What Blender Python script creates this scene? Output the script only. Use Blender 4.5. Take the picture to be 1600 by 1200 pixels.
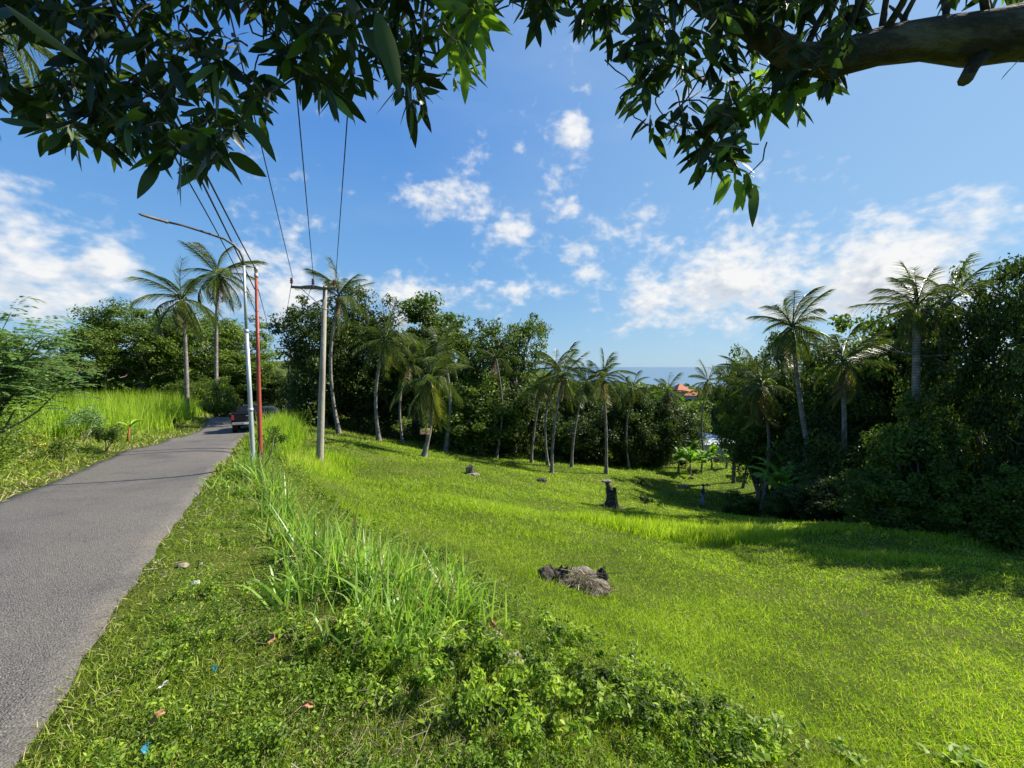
import bpy, bmesh, math, random
import numpy as np
from mathutils import Vector, Matrix, Euler

# ------------------------------------------------------------------ camera, sky, sun
scene = bpy.context.scene
for o in list(bpy.data.objects): bpy.data.objects.remove(o)
COL = scene.collection
PI = math.pi
R = math.radians
F = 640.0                       # focal length in pixels of the 1600 px wide photograph
PITCH = -math.atan(27 / F)
camd = bpy.data.cameras.new('camera')
cam = bpy.data.objects.new('camera', camd); COL.objects.link(cam)
camd.sensor_fit = 'HORIZONTAL'; camd.sensor_width = 36; camd.lens = 36 * F / 1600
camd.clip_start = 0.05; camd.clip_end = 90000
cam.location = (0, 0, 0); cam.rotation_euler = (PI / 2 + PITCH, 0, 0)
scene.camera = cam
SUN_AZ, SUN_EL = 69.0, 40.0     # azimuth to the right of straight ahead, elevation
sund = bpy.data.lights.new('sun', 'SUN'); sund.energy = 5.0; sund.angle = R(0.53); sund.color = (1, .93, .82)
sun = bpy.data.objects.new('sun', sund); COL.objects.link(sun)
SD = Vector((math.sin(R(SUN_AZ)) * math.cos(R(SUN_EL)), math.cos(R(SUN_AZ)) * math.cos(R(SUN_EL)), math.sin(R(SUN_EL))))
sun.rotation_euler = SD.to_track_quat('Z', 'Y').to_euler()
scene.render.engine = 'CYCLES'
scene.render.resolution_x, scene.render.resolution_y = 1024, 768
cy = scene.cycles
cy.max_bounces = 6; cy.diffuse_bounces = 3; cy.glossy_bounces = 2; cy.transmission_bounces = 4
cy.caustics_reflective = False; cy.caustics_refractive = False
scene.view_settings.view_transform = 'Standard'; scene.view_settings.look = 'None'
scene.view_settings.exposure = 1.05; scene.view_settings.gamma = 1

world = bpy.data.worlds.new('World'); scene.world = world; world.use_nodes = True
def build_world():
    nt = world.node_tree; N = nt.nodes; L = nt.links; N.clear()
    def mth(op, a, b=None, c=None, clamp=False):
        n = N.new('ShaderNodeMath'); n.operation = op; n.use_clamp = clamp
        for i, v in enumerate((a, b, c)):
            if v is None: continue
            if isinstance(v, (int, float)): n.inputs[i].default_value = v
            else: L.new(v, n.inputs[i])
        return n.outputs[0]
    def mapr(v, a, b, c=0., d=1., smooth=True):
        n = N.new('ShaderNodeMapRange'); n.interpolation_type = 'SMOOTHSTEP' if smooth else 'LINEAR'
        L.new(v, n.inputs[0]); n.inputs[1].default_value = a; n.inputs[2].default_value = b
        n.inputs[3].default_value = c; n.inputs[4].default_value = d
        return n.outputs[0]
    out = N.new('ShaderNodeOutputWorld'); bg = N.new('ShaderNodeBackground'); L.new(bg.outputs[0], out.inputs[0])
    bg.inputs[1].default_value = 0.078
    sky = N.new('ShaderNodeTexSky'); sky.sky_type = 'NISHITA'; sky.sun_disc = False
    sky.sun_elevation = R(SUN_EL); sky.sun_rotation = R(SUN_AZ)
    sky.altitude = 100; sky.air_density = 1.0; sky.dust_density = 0.3; sky.ozone_density = 1.7
    tc = N.new('ShaderNodeTexCoord')
    # clouds: two spherical coordinates (azimuth, elevation) in degrees / 10
    def field(offset_az, offset_el):
        s = N.new('ShaderNodeSeparateXYZ'); L.new(tc.outputs['Generated'], s.inputs[0])
        az = mth('ARCTAN2', s.outputs[0], s.outputs[1])
        el = mth('ARCSINE', s.outputs[2])
        az = mth('MULTIPLY_ADD', az, 180 / PI / 10, offset_az)
        el = mth('MULTIPLY_ADD', el, 180 / PI / 10, offset_el)
        cv = N.new('ShaderNodeCombineXYZ'); L.new(az, cv.inputs[0])
        L.new(mth('MULTIPLY', el, 1.45), cv.inputs[1])
        cv.inputs[2].default_value = 3.7
        n1 = N.new('ShaderNodeTexNoise'); L.new(cv.outputs[0], n1.inputs['Vector'])
        n1.inputs['Scale'].default_value = 1.5; n1.inputs['Detail'].default_value = 8
        n1.inputs['Roughness'].default_value = 0.56; n1.inputs['Distortion'].default_value = 0.25
        n2 = N.new('ShaderNodeTexNoise'); L.new(cv.outputs[0], n2.inputs['Vector'])
        n2.inputs['Scale'].default_value = 7; n2.inputs['Detail'].default_value = 4
        nz = mth('ADD', mth('MULTIPLY', mth('SUBTRACT', n1.outputs[0], .5), 2.1), mth('MULTIPLY', mth('SUBTRACT', n2.outputs[0], .5), .75))
        acc = None
        for (px, py, rx, ry, a) in CLOUDS:
            u = (px - 800) / F; v = (573 - py) / F
            caz = math.degrees(math.atan(u)) / 10; cel = math.degrees(math.atan(v * math.cos(math.atan(u)))) / 10
            k = math.cos(math.atan(u))
            rxx = math.degrees(rx / F) / 10 * k * k; ryy = math.degrees(ry / F) / 10 * k
            dx = mth('MULTIPLY', mth('SUBTRACT', az, caz), 1 / rxx); dy = mth('MULTIPLY', mth('SUBTRACT', el, cel), 1 / ryy)
            d2 = mth('MULTIPLY_ADD', dx, dx, mth('MULTIPLY', dy, dy))
            g = mth('MULTIPLY', mth('EXPONENT', mth('MULTIPLY', d2, -1.0)), a)
            acc = g if acc is None else mth('MAXIMUM', acc, g)
        return mth('ADD', nz, acc), el, az
    CLOUDS = [(20, 395, 125, 85, .78), (185, 420, 75, 55, .75), (20, 465, 330, 45, .75), (0, 290, 90, 90, .55), (430, 470, 110, 60, .78), (395, 420, 45, 45, .6),
              (640, 470, 130, 42, .66), (715, 318, 75, 42, .72), (800, 355, 45, 28, .6), (895, 225, 40, 50, .58), (860, 285, 34, 30, .6), (885, 335, 42, 28, .6), (925, 385, 90, 30, .74), (920, 435, 42, 36, .66),
              (830, 455, 90, 22, .75), (1020, 465, 100, 55, .68), (1160, 445, 200, 75, .90), (1390, 425, 190, 80, .95), (1200, 485, 290, 36, .74), (1300, 390, 70, 35, .5), (1440, 352, 26, 12, .42), (460, 375, 20, 20, .38), (575, 265, 30, 22, .27), (812, 238, 18, 14, .4), (1080, 378, 26, 12, .3), (950, 208, 26, 12, .3)]
    f0, el, az = field(0, 0)
    f1, _, _ = field(.16, .17)            # sampled towards the sun: self shading
    dens = mapr(f0, .22, .92)
    lit = mapr(mth('SUBTRACT', f0, f1), -.36, .30)
    thick = mapr(f0, .55, 1.15)
    # keep the shaded base only where the cloud is thick
    shade = mth('SUBTRACT', 1.0, mth('MULTIPLY', mth('SUBTRACT', 1.0, lit), mth('MULTIPLY_ADD', thick, .75, .25)))
    cc = N.new('ShaderNodeMix'); cc.data_type = 'RGBA'
    cc.inputs[6].default_value = (2.7, 3.15, 3.9, 1); cc.inputs[7].default_value = (5.9, 5.9, 5.85, 1)
    L.new(shade, cc.inputs[0])
    # thin high veil
    tv = N.new('ShaderNodeMapping'); tv.inputs['Scale'].default_value = (1.2, 1.2, 5.); L.new(tc.outputs['Generated'], tv.inputs[0])
    nv = N.new('ShaderNodeTexNoise'); L.new(tv.outputs[0], nv.inputs['Vector']); nv.inputs['Scale'].default_value = 1.6; nv.inputs['Detail'].default_value = 6
    veil = mth('MULTIPLY', mapr(nv.outputs[0], .48, .8), .13)
    sunv = N.new('ShaderNodeVectorMath'); sunv.operation = 'DOT_PRODUCT'; L.new(tc.outputs['Generated'], sunv.inputs[0]); sunv.inputs[1].default_value = SD
    m1 = N.new('ShaderNodeMix'); m1.data_type = 'RGBA'; L.new(veil, m1.inputs[0])
    hs = N.new('ShaderNodeHueSaturation'); hs.inputs['Saturation'].default_value = 1.22; L.new(sky.outputs[0], hs.inputs['Color'])
    rr = N.new('ShaderNodeValToRGB'); e = rr.color_ramp.elements
    for _ in range(3): e.new(.5)
    for i, (p_, c_) in enumerate(((0, (1.95, 3.4, 4.8)), (.14, (1.15, 2.65, 4.9)), (.33, (.60, 1.82, 4.6)), (.6, (.34, 1.25, 4.0)), (1, (.2, .82, 3.1)))): e[i].position = p_; e[i].color = (*c_, 1)
    L.new(mth('MULTIPLY', el, 10 / 90), rr.inputs[0])
    mg = N.new('ShaderNodeMix'); mg.data_type = 'RGBA'; L.new(mapr(sunv.outputs['Value'], .35, 1.0, 0, .55, False), mg.inputs[0]); L.new(rr.outputs[0], mg.inputs[6]); mg.inputs[7].default_value = (3.1, 4.5, 5.5, 1)
    mb = N.new('ShaderNodeMix'); mb.data_type = 'RGBA'; mb.inputs[0].default_value = .88; L.new(hs.outputs[0], mb.inputs[6]); L.new(mg.outputs[2], mb.inputs[7])
    L.new(mb.outputs[2], m1.inputs[6]); m1.inputs[7].default_value = (3.6, 4.4, 5.2, 1)
    m2 = N.new('ShaderNodeMix'); m2.data_type = 'RGBA'
    fade = mth('MULTIPLY', dens, mapr(el, .15, .55))
    L.new(mth('MULTIPLY', fade, .96), m2.inputs[0]); L.new(m1.outputs[2], m2.inputs[6]); L.new(cc.outputs[2], m2.inputs[7])
    L.new(m2.outputs[2], bg.inputs[0])
build_world()
world.cycles.sampling_method = 'MANUAL'; world.cycles.sample_map_resolution = 512

# ------------------------------------------------------------------ pixel <-> world helpers
CP, SP = math.cos(PITCH), math.sin(PITCH)
def ray(px, py):
    a = (px - 800) / F; b = (600 - py) / F
    d = np.array([a, CP - b * SP, SP + b * CP]); return d / d[1]
def at(px, py, d): return Vector(ray(px, py) * d)

# ------------------------------------------------------------------ terrain
RE = [(0.8, -3.5, -1.95), (-1.3, 0, -1.97)] + [tuple(at(*a)) for a in ((60, 1150, 2.25), (180, 950, 3.7), (240, 860, 5.1), (310, 770, 8.3), (345, 727, 12), (372, 690, 19), (388, 677, 26))] + [(-23.5, 37.5, -4.95), (-31, 50, -5.6), (-40, 66, -6.2)]
LE = [(-2.3, -5, -1.95), (-4.3, -1.6, -1.97), (-6.4, 2.2, -2.1)] + [tuple(at(*a)) for a in ((0, 790, 7.3), (90, 748, 10.2), (180, 712, 14), (250, 692, 20), (300, 679, 26))] + [(-26.3, 36, -4.85), (-34, 49, -5.5), (-43, 65, -6.1)]
CT = [tuple(at(*a)) for a in (
    (1600, 870, 14), (1350, 820, 17), (1200, 815, 20), (1098, 792, 31), (955, 790, 22), (1050, 830, 17), (1100, 930, 9.2), (1500, 950, 9), (1600, 1190, 3.9), (1300, 1190, 3.5),
    (1100, 1050, 5), (900, 1000, 4.6), (820, 990, 4.0), (700, 1190, 2.1), (500, 1190, 2.1), (850, 1130, 2.6), (300, 1000, 3.1), (560, 960, 3.8), (440, 740, 11.2), (396, 728, 10.4), (407, 716, 11.2),
    (499, 737, 17), (560, 800, 11), (600, 850, 8.6), (700, 880, 7.3), (700, 760, 18.5), (662, 713, 27), (480, 664, 38), (560, 682, 34), (735, 741, 23), (862, 738, 33), (945, 740, 35),
    (1150, 735, 45), (1050, 745, 41), (880, 915, 7.2), (220, 680, 20), (0, 700, 13), (100, 722, 13), (340, 652, 34), (1000, 790, 24), (640, 780, 14), (800, 800, 14.5), (450, 700, 19), (1250, 870, 13))]
CT += [(0, -5, -2.0), (-8, -6, -1.9), (8, -4, -3.6), (22, -5, -6.2), (32, 12, -9.5), (-22, 0, -2.0), (-40, 10, -2.2), (-42, 40, -3.4), (-32, 62, -5.0), (0, 62, -11), (30, 62, -14), (52, 40, -14.5), (-60, 70, -4), (22, 24, -9.6), (-16, 48, -6.6), (5, 46, -10.2), (26, 18, -8.6), (1.5, 1, -2.5), (4, 0.5, -3.2)]
def densify(E, n=1):
    out = []
    for a, b in zip(E[:-1], E[1:]):
        out.append(a); out.append(tuple((np.array(a) + np.array(b)) / 2))
    return out + [E[-1]]
CTRL = np.array(densify(RE) + densify(LE) + CT)
def _tps(d2): return np.where(d2 > 1e-9, 0.5 * d2 * np.log(np.maximum(d2, 1e-9)), 0)
def _solve():
    X = CTRL[:, :2]; n = len(X)
    K = _tps(((X[:, None] - X[None]) ** 2).sum(-1)) + np.eye(n) * 0.35
    Pm = np.c_[np.ones(n), X]; A = np.block([[K, Pm], [Pm.T, np.zeros((3, 3))]])
    return np.linalg.solve(A, np.r_[CTRL[:, 2], np.zeros(3)])
TW = _solve()
def smooth_edge(E):
    E = np.array(E); y = np.linspace(E[0, 1], E[-1, 1], 700); x = np.interp(y, E[:, 1], E[:, 0]); z = np.interp(y, E[:, 1], E[:, 2])
    for _ in range(3):
        xx = x.copy()
        for i in range(len(y)):
            w = int(min(i, len(y) - 1 - i, max(6, 6 + y[i] * 1.6))); xx[i] = x[i - w:i + w + 1].mean()
        x = xx
    return np.c_[x, y, z]
RP = smooth_edge(RE); LP = smooth_edge(LE)
def edge_x(E, y): return np.interp(y, E[:, 1], E[:, 0])
def road_inside(x, y):
    """signed distance (approx) inside the road: >0 inside"""
    k = 0.86
    return np.minimum((edge_x(RP, y) - x) * k, (x - edge_x(LP, y)) * k)
def sm(t): t = np.clip(t, 0, 1); return t * t * (3 - 2 * t)
def wob(x, y, s, ph=0.):
    return (np.sin(x * 1.0 / s + 1.3 * np.sin(y * .7 / s + ph) + ph) * np.sin(y * 1.1 / s + 1.1 * np.sin(x * .8 / s + 2 * ph) + 1.7 + ph))
def fbm(x, y, s, ph=0.): return (wob(x, y, s, ph) + .5 * wob(x + 3.1, y - 1.7, s * .47, ph + 1) + .25 * wob(x - 5, y + 2, s * .21, ph + 2)) / 1.75
def hraw(x, y):
    x = np.asarray(x, float); y = np.asarray(y, float)
    sh = np.broadcast(x, y).shape; xf = np.broadcast_to(x, sh).ravel(); yf = np.broadcast_to(y, sh).ravel()
    r = np.hypot(xf, yf); sc = np.minimum(1, 68 / np.maximum(r, 1e-6)); xs, ys = xf * sc, yf * sc
    z = np.empty(len(xf)); n = len(CTRL)
    for i in range(0, len(xf), 40000):
        a = xs[i:i + 40000, None] - CTRL[None, :, 0]; b = ys[i:i + 40000, None] - CTRL[None, :, 1]
        z[i:i + 40000] = _tps(a * a + b * b) @ TW[:n] + TW[n] + TW[n + 1] * xs[i:i + 40000] + TW[n + 2] * ys[i:i + 40000]
    far = np.maximum(r - 68, 0)
    azd = np.degrees(np.arctan2(xf, yf))
    seaw = sm((azd + 12) / 25) * sm((150 - azd) / 30)
    zf = z - far * .052 * seaw
    zf = np.maximum(zf, -75 * seaw + (1 - seaw) * -12)
    zf = zf + (1 - seaw) * sm((r - 900) / 2500) * (30 + 25 * np.sin(azd * .35) + 9 * np.sin(azd * 1.3)) * sm(-(azd + 14) / 14)
    return zf.reshape(sh)
def h(x, y):
    z = hraw(x, y); off = sm((-road_inside(np.asarray(x), np.asarray(y)) - .2) / 1.2); r = np.hypot(x, y)
    return z + off * (.05 * fbm(x, y, .9) + .10 * fbm(x, y, 3.2, 1.) * sm((r - 3) / 6))
def hz(x, y): return float(h(np.array([x]), np.array([y]))[0])
def ground_at(px, py):
    """where the sight line through a pixel meets the ground"""
    r_ = ray(px, py); t = np.concatenate([np.linspace(1.2, 20, 900), np.linspace(20, 90, 1000)])
    g = r_[2] * t - h(r_[0] * t, t); i = int(np.argmax(g < 0))
    if i == 0: i = len(t) - 1
    return Vector((r_[0] * t[i], t[i], hz(r_[0] * t[i], t[i])))

# ------------------------------------------------------------------ object helpers
def link(o, parent=None):
    COL.objects.link(o)
    if parent: o.parent = parent
    return o
def tag(o, label=None, cat=None, group=None, kind=None):
    if label: o['label'] = label
    if cat: o['category'] = cat
    if group: o['group'] = group
    if kind: o['kind'] = kind
    return o
def empty(name, loc, label, cat, group=None, rz=0):
    o = bpy.data.objects.new(name, None); o.location = loc; o.rotation_euler = (0, 0, rz); o.empty_display_size = .2
    return tag(link(o), label, cat, group)
def mesh_np(name, V, quads=None, tris=None, mats=(), tint=None, smooth=False, parent=None, link_it=True, fm=None):
    V = np.ascontiguousarray(V, dtype=np.float32).reshape(-1, 3)
    me = bpy.data.meshes.new(name)
    q = np.zeros((0, 4), np.int32) if quads is None else np.asarray(quads, np.int32).reshape(-1, 4)
    t = np.zeros((0, 3), np.int32) if tris is None else np.asarray(tris, np.int32).reshape(-1, 3)
    me.vertices.add(len(V)); me.vertices.foreach_set('co', V.ravel())
    loops = np.concatenate([q.ravel(), t.ravel()]).astype(np.int32)
    me.loops.add(len(loops)); me.loops.foreach_set('vertex_index', loops)
    st = np.concatenate([np.arange(len(q)) * 4, len(q) * 4 + np.arange(len(t)) * 3]).astype(np.int32)
    me.polygons.add(len(q) + len(t)); me.polygons.foreach_set('loop_start', st)
    if fm is not None: me.polygons.foreach_set('material_index', np.asarray(fm, np.int32))
    me.polygons.foreach_set('use_smooth', np.full(len(q) + len(t), bool(smooth)))
    if tint is not None:
        a = me.attributes.new('tint', 'FLOAT', 'POINT'); a.data.foreach_set('value', np.asarray(tint, np.float32).ravel())
    me.update(calc_edges=True)
    for m in mats: me.materials.append(m)
    if not link_it: return me
    return link(bpy.data.objects.new(name, me), parent)
def obj(name, bm, mats, parent=None, smooth=False):
    me = bpy.data.meshes.new(name); bm.normal_update(); bm.to_mesh(me); bm.free()
    if smooth: me.polygons.foreach_set('use_smooth', [True] * len(me.polygons))
    for m in (mats if isinstance(mats, (list, tuple)) else [mats]): me.materials.append(m)
    return link(bpy.data.objects.new(name, me), parent)
def box(bm, c, s, rot=None, mi=0, bevel=0):
    r = bmesh.ops.create_cube(bm, size=1); vs = r['verts']
    M = Matrix.Translation(Vector(c)) @ (rot.to_4x4() if rot else Matrix()) @ Matrix.Diagonal((*s, 1))
    bmesh.ops.transform(bm, matrix=M, verts=vs)
    fs = set(f for v in vs for f in v.link_faces)
    for f in fs: f.material_index = mi
    if bevel:
        es = set(e for v in vs for e in v.link_edges)
        bmesh.ops.bevel(bm, geom=list(es), offset=bevel, segments=2, affect='EDGES', profile=.5)
def tube_np(pts, rad, n=8, cap=True, jitter=0, seed=0):
    """tapered tube along points -> (V, quads, tris)"""
    pts = [Vector(p) for p in pts]; rs = np.random.RandomState(seed)
    V = []; up = Vector((0, 0, 1)); prev = None
    for i, p in enumerate(pts):
        t = (pts[min(i + 1, len(pts) - 1)] - pts[max(i - 1, 0)]).normalized()
        if prev is None:
            a = t.cross(Vector((1, .13, 0))); a = a if a.length > .2 else t.cross(Vector((0, 1, 0))); a.normalize()
        else: a = (prev - t * prev.dot(t)).normalized()
        prev = a; b = t.cross(a)
        for k in range(n):
            an = 2 * PI * k / n; rr = rad[i] * (1 + jitter * (rs.rand() - .5))
            V.append(p + (a * math.cos(an) + b * math.sin(an)) * rr)
    Q = [(i * n + k, i * n + (k + 1) % n, (i + 1) * n + (k + 1) % n, (i + 1) * n + k) for i in range(len(pts) - 1) for k in range(n)]
    T = []
    if cap:
        V.append(pts[0]); V.append(pts[-1]); c0 = len(V) - 2; c1 = len(V) - 1; m = (len(pts) - 1) * n
        T += [(c0, (k + 1) % n, k) for k in range(n)] + [(c1, m + k, m + (k + 1) % n) for k in range(n)]
    return np.array([tuple(v) for v in V]), np.array(Q), np.array(T).reshape(-1, 3)
class Geo:
    def __init__(s): s.V = []; s.Q = []; s.T = []; s.tint = []; s.n = 0
    def add(s, V, Q=None, T=None, tint=None):
        V = np.asarray(V).reshape(-1, 3)
        s.V.append(V)
        if Q is not None and len(Q): s.Q.append(np.asarray(Q) + s.n)
        if T is not None and len(T): s.T.append(np.asarray(T) + s.n)
        s.tint.append(np.full(len(V), .5) if tint is None else np.asarray(tint).ravel()); s.n += len(V)
    def tube(s, pts, rad, n=8, **k): V, Q, T = tube_np(pts, rad, n, **k); s.add(V, Q, T)
    def data(s):
        return (np.concatenate(s.V), np.concatenate(s.Q) if s.Q else None, np.concatenate(s.T) if s.T else None, np.concatenate(s.tint))
    def build(s, name, mats, parent=None, smooth=False, link_it=True):
        V, Q, T, ti = s.data()
        return mesh_np(name, V, Q, T, mats if isinstance(mats, (list, tuple)) else [mats], ti, smooth, parent, link_it)
def norm(a): return a / np.maximum(np.linalg.norm(a, axis=-1, keepdims=True), 1e-9)
def ribbons(P, D, Ln, W, droop, tint, segs=2, side=None, fold=0., rs=None, prof='blade'):
    """curved leaves/blades. P,D (N,3) base and direction; Ln,W,droop,tint (N,). fold>0 gives a 3-column V-shaped leaf"""
    rs = rs or np.random.RandomState(1); N = len(P); D = norm(D)
    Ln = np.broadcast_to(Ln, (N,)); W = np.broadcast_to(W, (N,)); droop = np.broadcast_to(droop, (N,)); tint = np.broadcast_to(tint, (N,))
    if side is None:
        rv = rs.randn(N, 3); rv[:, 2] *= .35; side = rv
    S = norm(np.cross(D, side)); Nn = norm(np.cross(S, D))
    t = np.linspace(0, 1, segs + 1)
    if prof == 'blade': w = np.array([max(.06, (1 - x ** 1.6)) for x in t]) * .5
    elif prof == 'leaf': w = np.array([max(.05, math.sin(PI * min(1, .06 + x ** .82 * .94)) ** .8) for x in t]) * .5
    else: w = np.array([.5] * (segs + 1))
    g = np.array([0, 0, -1.])
    C = P[:, None, :] + Ln[:, None, None] * (t[None, :, None] * D[:, None, :] + (t ** 2)[None, :, None] * droop[:, None, None] * g)
    off = (W[:, None] * w[None, :])[..., None] * S[:, None, :]
    cols = 3 if fold > 0 else 2
    if cols == 3:
        lift = (W[:, None] * w[None, :])[..., None] * fold * Nn[:, None, :]
        V = np.stack([C - off + lift, C, C + off + lift], axis=2)
    else: V = np.stack([C - off, C + off], axis=2)
    V = V.reshape(N, -1, 3)
    q = []
    for i in range(segs):
        for c in range(cols - 1):
            a = i * cols + c; q.append((a, a + 1, a + 1 + cols, a + cols))
    q = np.array(q); Q = (q[None] + (np.arange(N) * V.shape[1])[:, None, None]).reshape(-1, 4)
    T = np.repeat(tint, V.shape[1])
    return V.reshape(-1, 3), Q, T
def leaf_cards(P, Nrm, Ln, W, tint, rs):
    """simple pointed leaf: 4 vertices, folded along the midrib"""
    N = len(P); Nrm = norm(Nrm); rv = rs.randn(N, 3); A = norm(np.cross(Nrm, rv)); B = np.cross(Nrm, A)
    Ln = np.broadcast_to(Ln, (N,))[:, None]; W = np.broadcast_to(W, (N,))[:, None]
    f = Nrm * W * .22
    V = np.stack([P - A * Ln * .5, P - B * W * .5 + f, P + A * Ln * .5, P + B * W * .5 + f], axis=1)
    i = np.arange(N) * 4
    T = np.stack([np.stack([i, i + 1, i + 2], 1), np.stack([i, i + 2, i + 3], 1)], 1).reshape(-1, 3)
    return V.reshape(-1, 3), T, np.repeat(np.broadcast_to(tint, (N,)), 4)

def leaf_cloud(centers, rad, nper, size, rs, flat=.7, aspect=.5, up=.6, tint0=.5, tvar=.18):
    """leaves scattered through clumps; centers (K,3)"""
    K = len(centers); idx = np.repeat(np.arange(K), nper); n = len(idx)
    d = norm(rs.randn(n, 3)) * (rs.rand(n) ** .45)[:, None]; d[:, 2] *= flat
    P = centers[idx] + d * np.broadcast_to(rad, (K,))[idx][:, None]
    Nn = d * .8 + rs.randn(n, 3) * .55; Nn[:, 2] += up
    ct = rs.randn(K) * tvar
    s = size * rs.uniform(.6, 1.3, n)
    return leaf_cards(P, Nn, s, s * aspect, np.clip(tint0 + ct[idx] + .14 * rs.randn(n), 0, 1), rs)

# ------------------------------------------------------------------ materials
def mat_base(name):
    m = bpy.data.materials.new(name); m.use_nodes = True; nt = m.node_tree; nt.nodes.clear()
    out = nt.nodes.new('ShaderNodeOutputMaterial'); return m, nt, out
def ramp(nt, fac, stops):
    r = nt.nodes.new('ShaderNodeValToRGB'); e = r.color_ramp.elements
    while len(e) < len(stops): e.new(.5)
    for i, (p, c) in enumerate(stops): e[i].position = p; e[i].color = (*c, 1)
    nt.links.new(fac, r.inputs[0]); return r.outputs[0]
def foliage(name, stops, trans=.35, rough=.5, spec=.4, tcol=1.6):
    m, nt, out = mat_base(name); L = nt.links
    at_ = nt.nodes.new('ShaderNodeAttribute'); at_.attribute_name = 'tint'
    c = ramp(nt, at_.outputs['Fac'], stops)
    p = nt.nodes.new('ShaderNodeBsdfPrincipled'); L.new(c, p.inputs['Base Color']); p.inputs['Roughness'].default_value = rough
    p.inputs['Specular IOR Level'].default_value = spec
    t = nt.nodes.new('ShaderNodeBsdfTranslucent')
    mx = nt.nodes.new('ShaderNodeMix'); mx.data_type = 'RGBA'; mx.blend_type = 'MULTIPLY'; mx.inputs[0].default_value = 1
    L.new(c, mx.inputs[6]); mx.inputs[7].default_value = (tcol * 1.05, tcol * 1.1, tcol * .5, 1); L.new(mx.outputs[2], t.inputs[0])
    s = nt.nodes.new('ShaderNodeMixShader'); s.inputs[0].default_value = trans; L.new(p.outputs[0], s.inputs[1]); L.new(t.outputs[0], s.inputs[2])
    L.new(s.outputs[0], out.inputs[0]); return m
def solid(name, stops, scale=6, rough=.7, metal=0., bump=.2, bscale=None, detail=6, stretch=(1, 1, 1), spec=.4, coat=0):
    m, nt, out = mat_base(name); L = nt.links
    tc = nt.nodes.new('ShaderNodeTexCoord'); mp = nt.nodes.new('ShaderNodeMapping'); mp.inputs['Scale'].default_value = stretch
    L.new(tc.outputs['Object'], mp.inputs[0])
    n = nt.nodes.new('ShaderNodeTexNoise'); n.inputs['Scale'].default_value = scale; n.inputs['Detail'].default_value = detail; n.inputs['Roughness'].default_value = .62
    L.new(mp.outputs[0], n.inputs['Vector'])
    c = ramp(nt, n.outputs[0], stops if len(stops) > 1 else [(0, stops[0][1]), (1, stops[0][1])])
    p = nt.nodes.new('ShaderNodeBsdfPrincipled'); L.new(c, p.inputs['Base Color']); p.inputs['Roughness'].default_value = rough; p.inputs['Metallic'].default_value = metal
    p.inputs['Specular IOR Level'].default_value = spec; p.inputs['Coat Weight'].default_value = coat
    if bump:
        n2 = nt.nodes.new('ShaderNodeTexNoise'); n2.inputs['Scale'].default_value = bscale or scale * 3; n2.inputs['Detail'].default_value = 5; L.new(mp.outputs[0], n2.inputs['Vector'])
        b = nt.nodes.new('ShaderNodeBump'); b.inputs['Strength'].default_value = bump; b.inputs['Distance'].default_value = .05; L.new(n2.outputs[0], b.inputs['Height']); L.new(b.outputs[0], p.inputs['Normal'])
    L.new(p.outputs[0], out.inputs[0]); return m
M = {}
M['lawn'] = foliage('lawn_grass', [(0, (.055, .065, .016)), (.22, (.10, .135, .016)), (.55, (.215, .345, .016)), (.85, (.34, .48, .025)), (1, (.50, .43, .17))], .45, .5, .3, 1.5)
M['verge'] = foliage('verge_grass', [(0, (.16, .12, .05)), (.12, (.09, .12, .02)), (.5, (.20, .285, .022)), (.85, (.32, .42, .04)), (1, (.52, .46, .22))], .38, .55, .3, 1.4)
M['weed'] = foliage('weed_leaf', [(0, (.035, .06, .011)), (.45, (.10, .17, .018)), (.85, (.22, .34, .03)), (1, (.34, .44, .05))], .42, .5, .25, 1.5)
M['tallgrass'] = foliage('tall_grass', [(0, (.30, .24, .12)), (.1, (.10, .16, .03)), (.5, (.20, .34, .05)), (.9, (.36, .52, .11)), (1, (.34, .38, .14))], .42, .4, .5, 1.5)
M['elephant'] = foliage('elephant_grass', [(0, (.13, .19, .02)), (.5, (.23, .37, .02)), (.9, (.34, .48, .03)), (1, (.42, .42, .1))], .42, .45, .4, 1.3)
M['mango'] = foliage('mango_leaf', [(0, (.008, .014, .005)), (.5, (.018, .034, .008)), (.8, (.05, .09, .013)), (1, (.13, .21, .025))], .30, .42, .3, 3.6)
M['mangorib'] = solid('mango_midrib', [(0, (.16, .2, .05))], bump=0)
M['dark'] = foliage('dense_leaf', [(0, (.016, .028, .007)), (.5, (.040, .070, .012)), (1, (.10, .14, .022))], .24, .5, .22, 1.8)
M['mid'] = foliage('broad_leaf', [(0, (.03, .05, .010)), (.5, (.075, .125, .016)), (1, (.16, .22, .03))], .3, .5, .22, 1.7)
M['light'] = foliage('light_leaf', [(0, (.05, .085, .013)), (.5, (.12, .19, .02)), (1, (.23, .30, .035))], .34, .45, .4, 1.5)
M['blue'] = foliage('feathery_leaf', [(0, (.06, .12, .04)), (.5, (.13, .23, .07)), (1, (.24, .36, .10))], .32, .45, .4, 1.4)
M['palm'] = foliage('palm_leaf', [(0, (.035, .055, .014)), (.5, (.085, .125, .025)), (.85, (.16, .20, .045)), (1, (.28, .26, .10))], .32, .42, .35, 1.4)
M['palmyellow'] = foliage('palm_leaf_yellow', [(0, (.16, .16, .03)), (.6, (.30, .27, .05)), (1, (.36, .28, .09))], .35, .4, .5, 1.3)
M['palmdead'] = foliage('palm_leaf_dry', [(0, (.12, .08, .045)), (.6, (.22, .15, .085)), (1, (.32, .24, .14))], .2, .7, .2, 1.1)
M['banana'] = foliage('banana_leaf', [(0, (.06, .14, .02)), (.5, (.14, .28, .03)), (1, (.26, .42, .05))], .42, .5, .25, 1.5)
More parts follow.
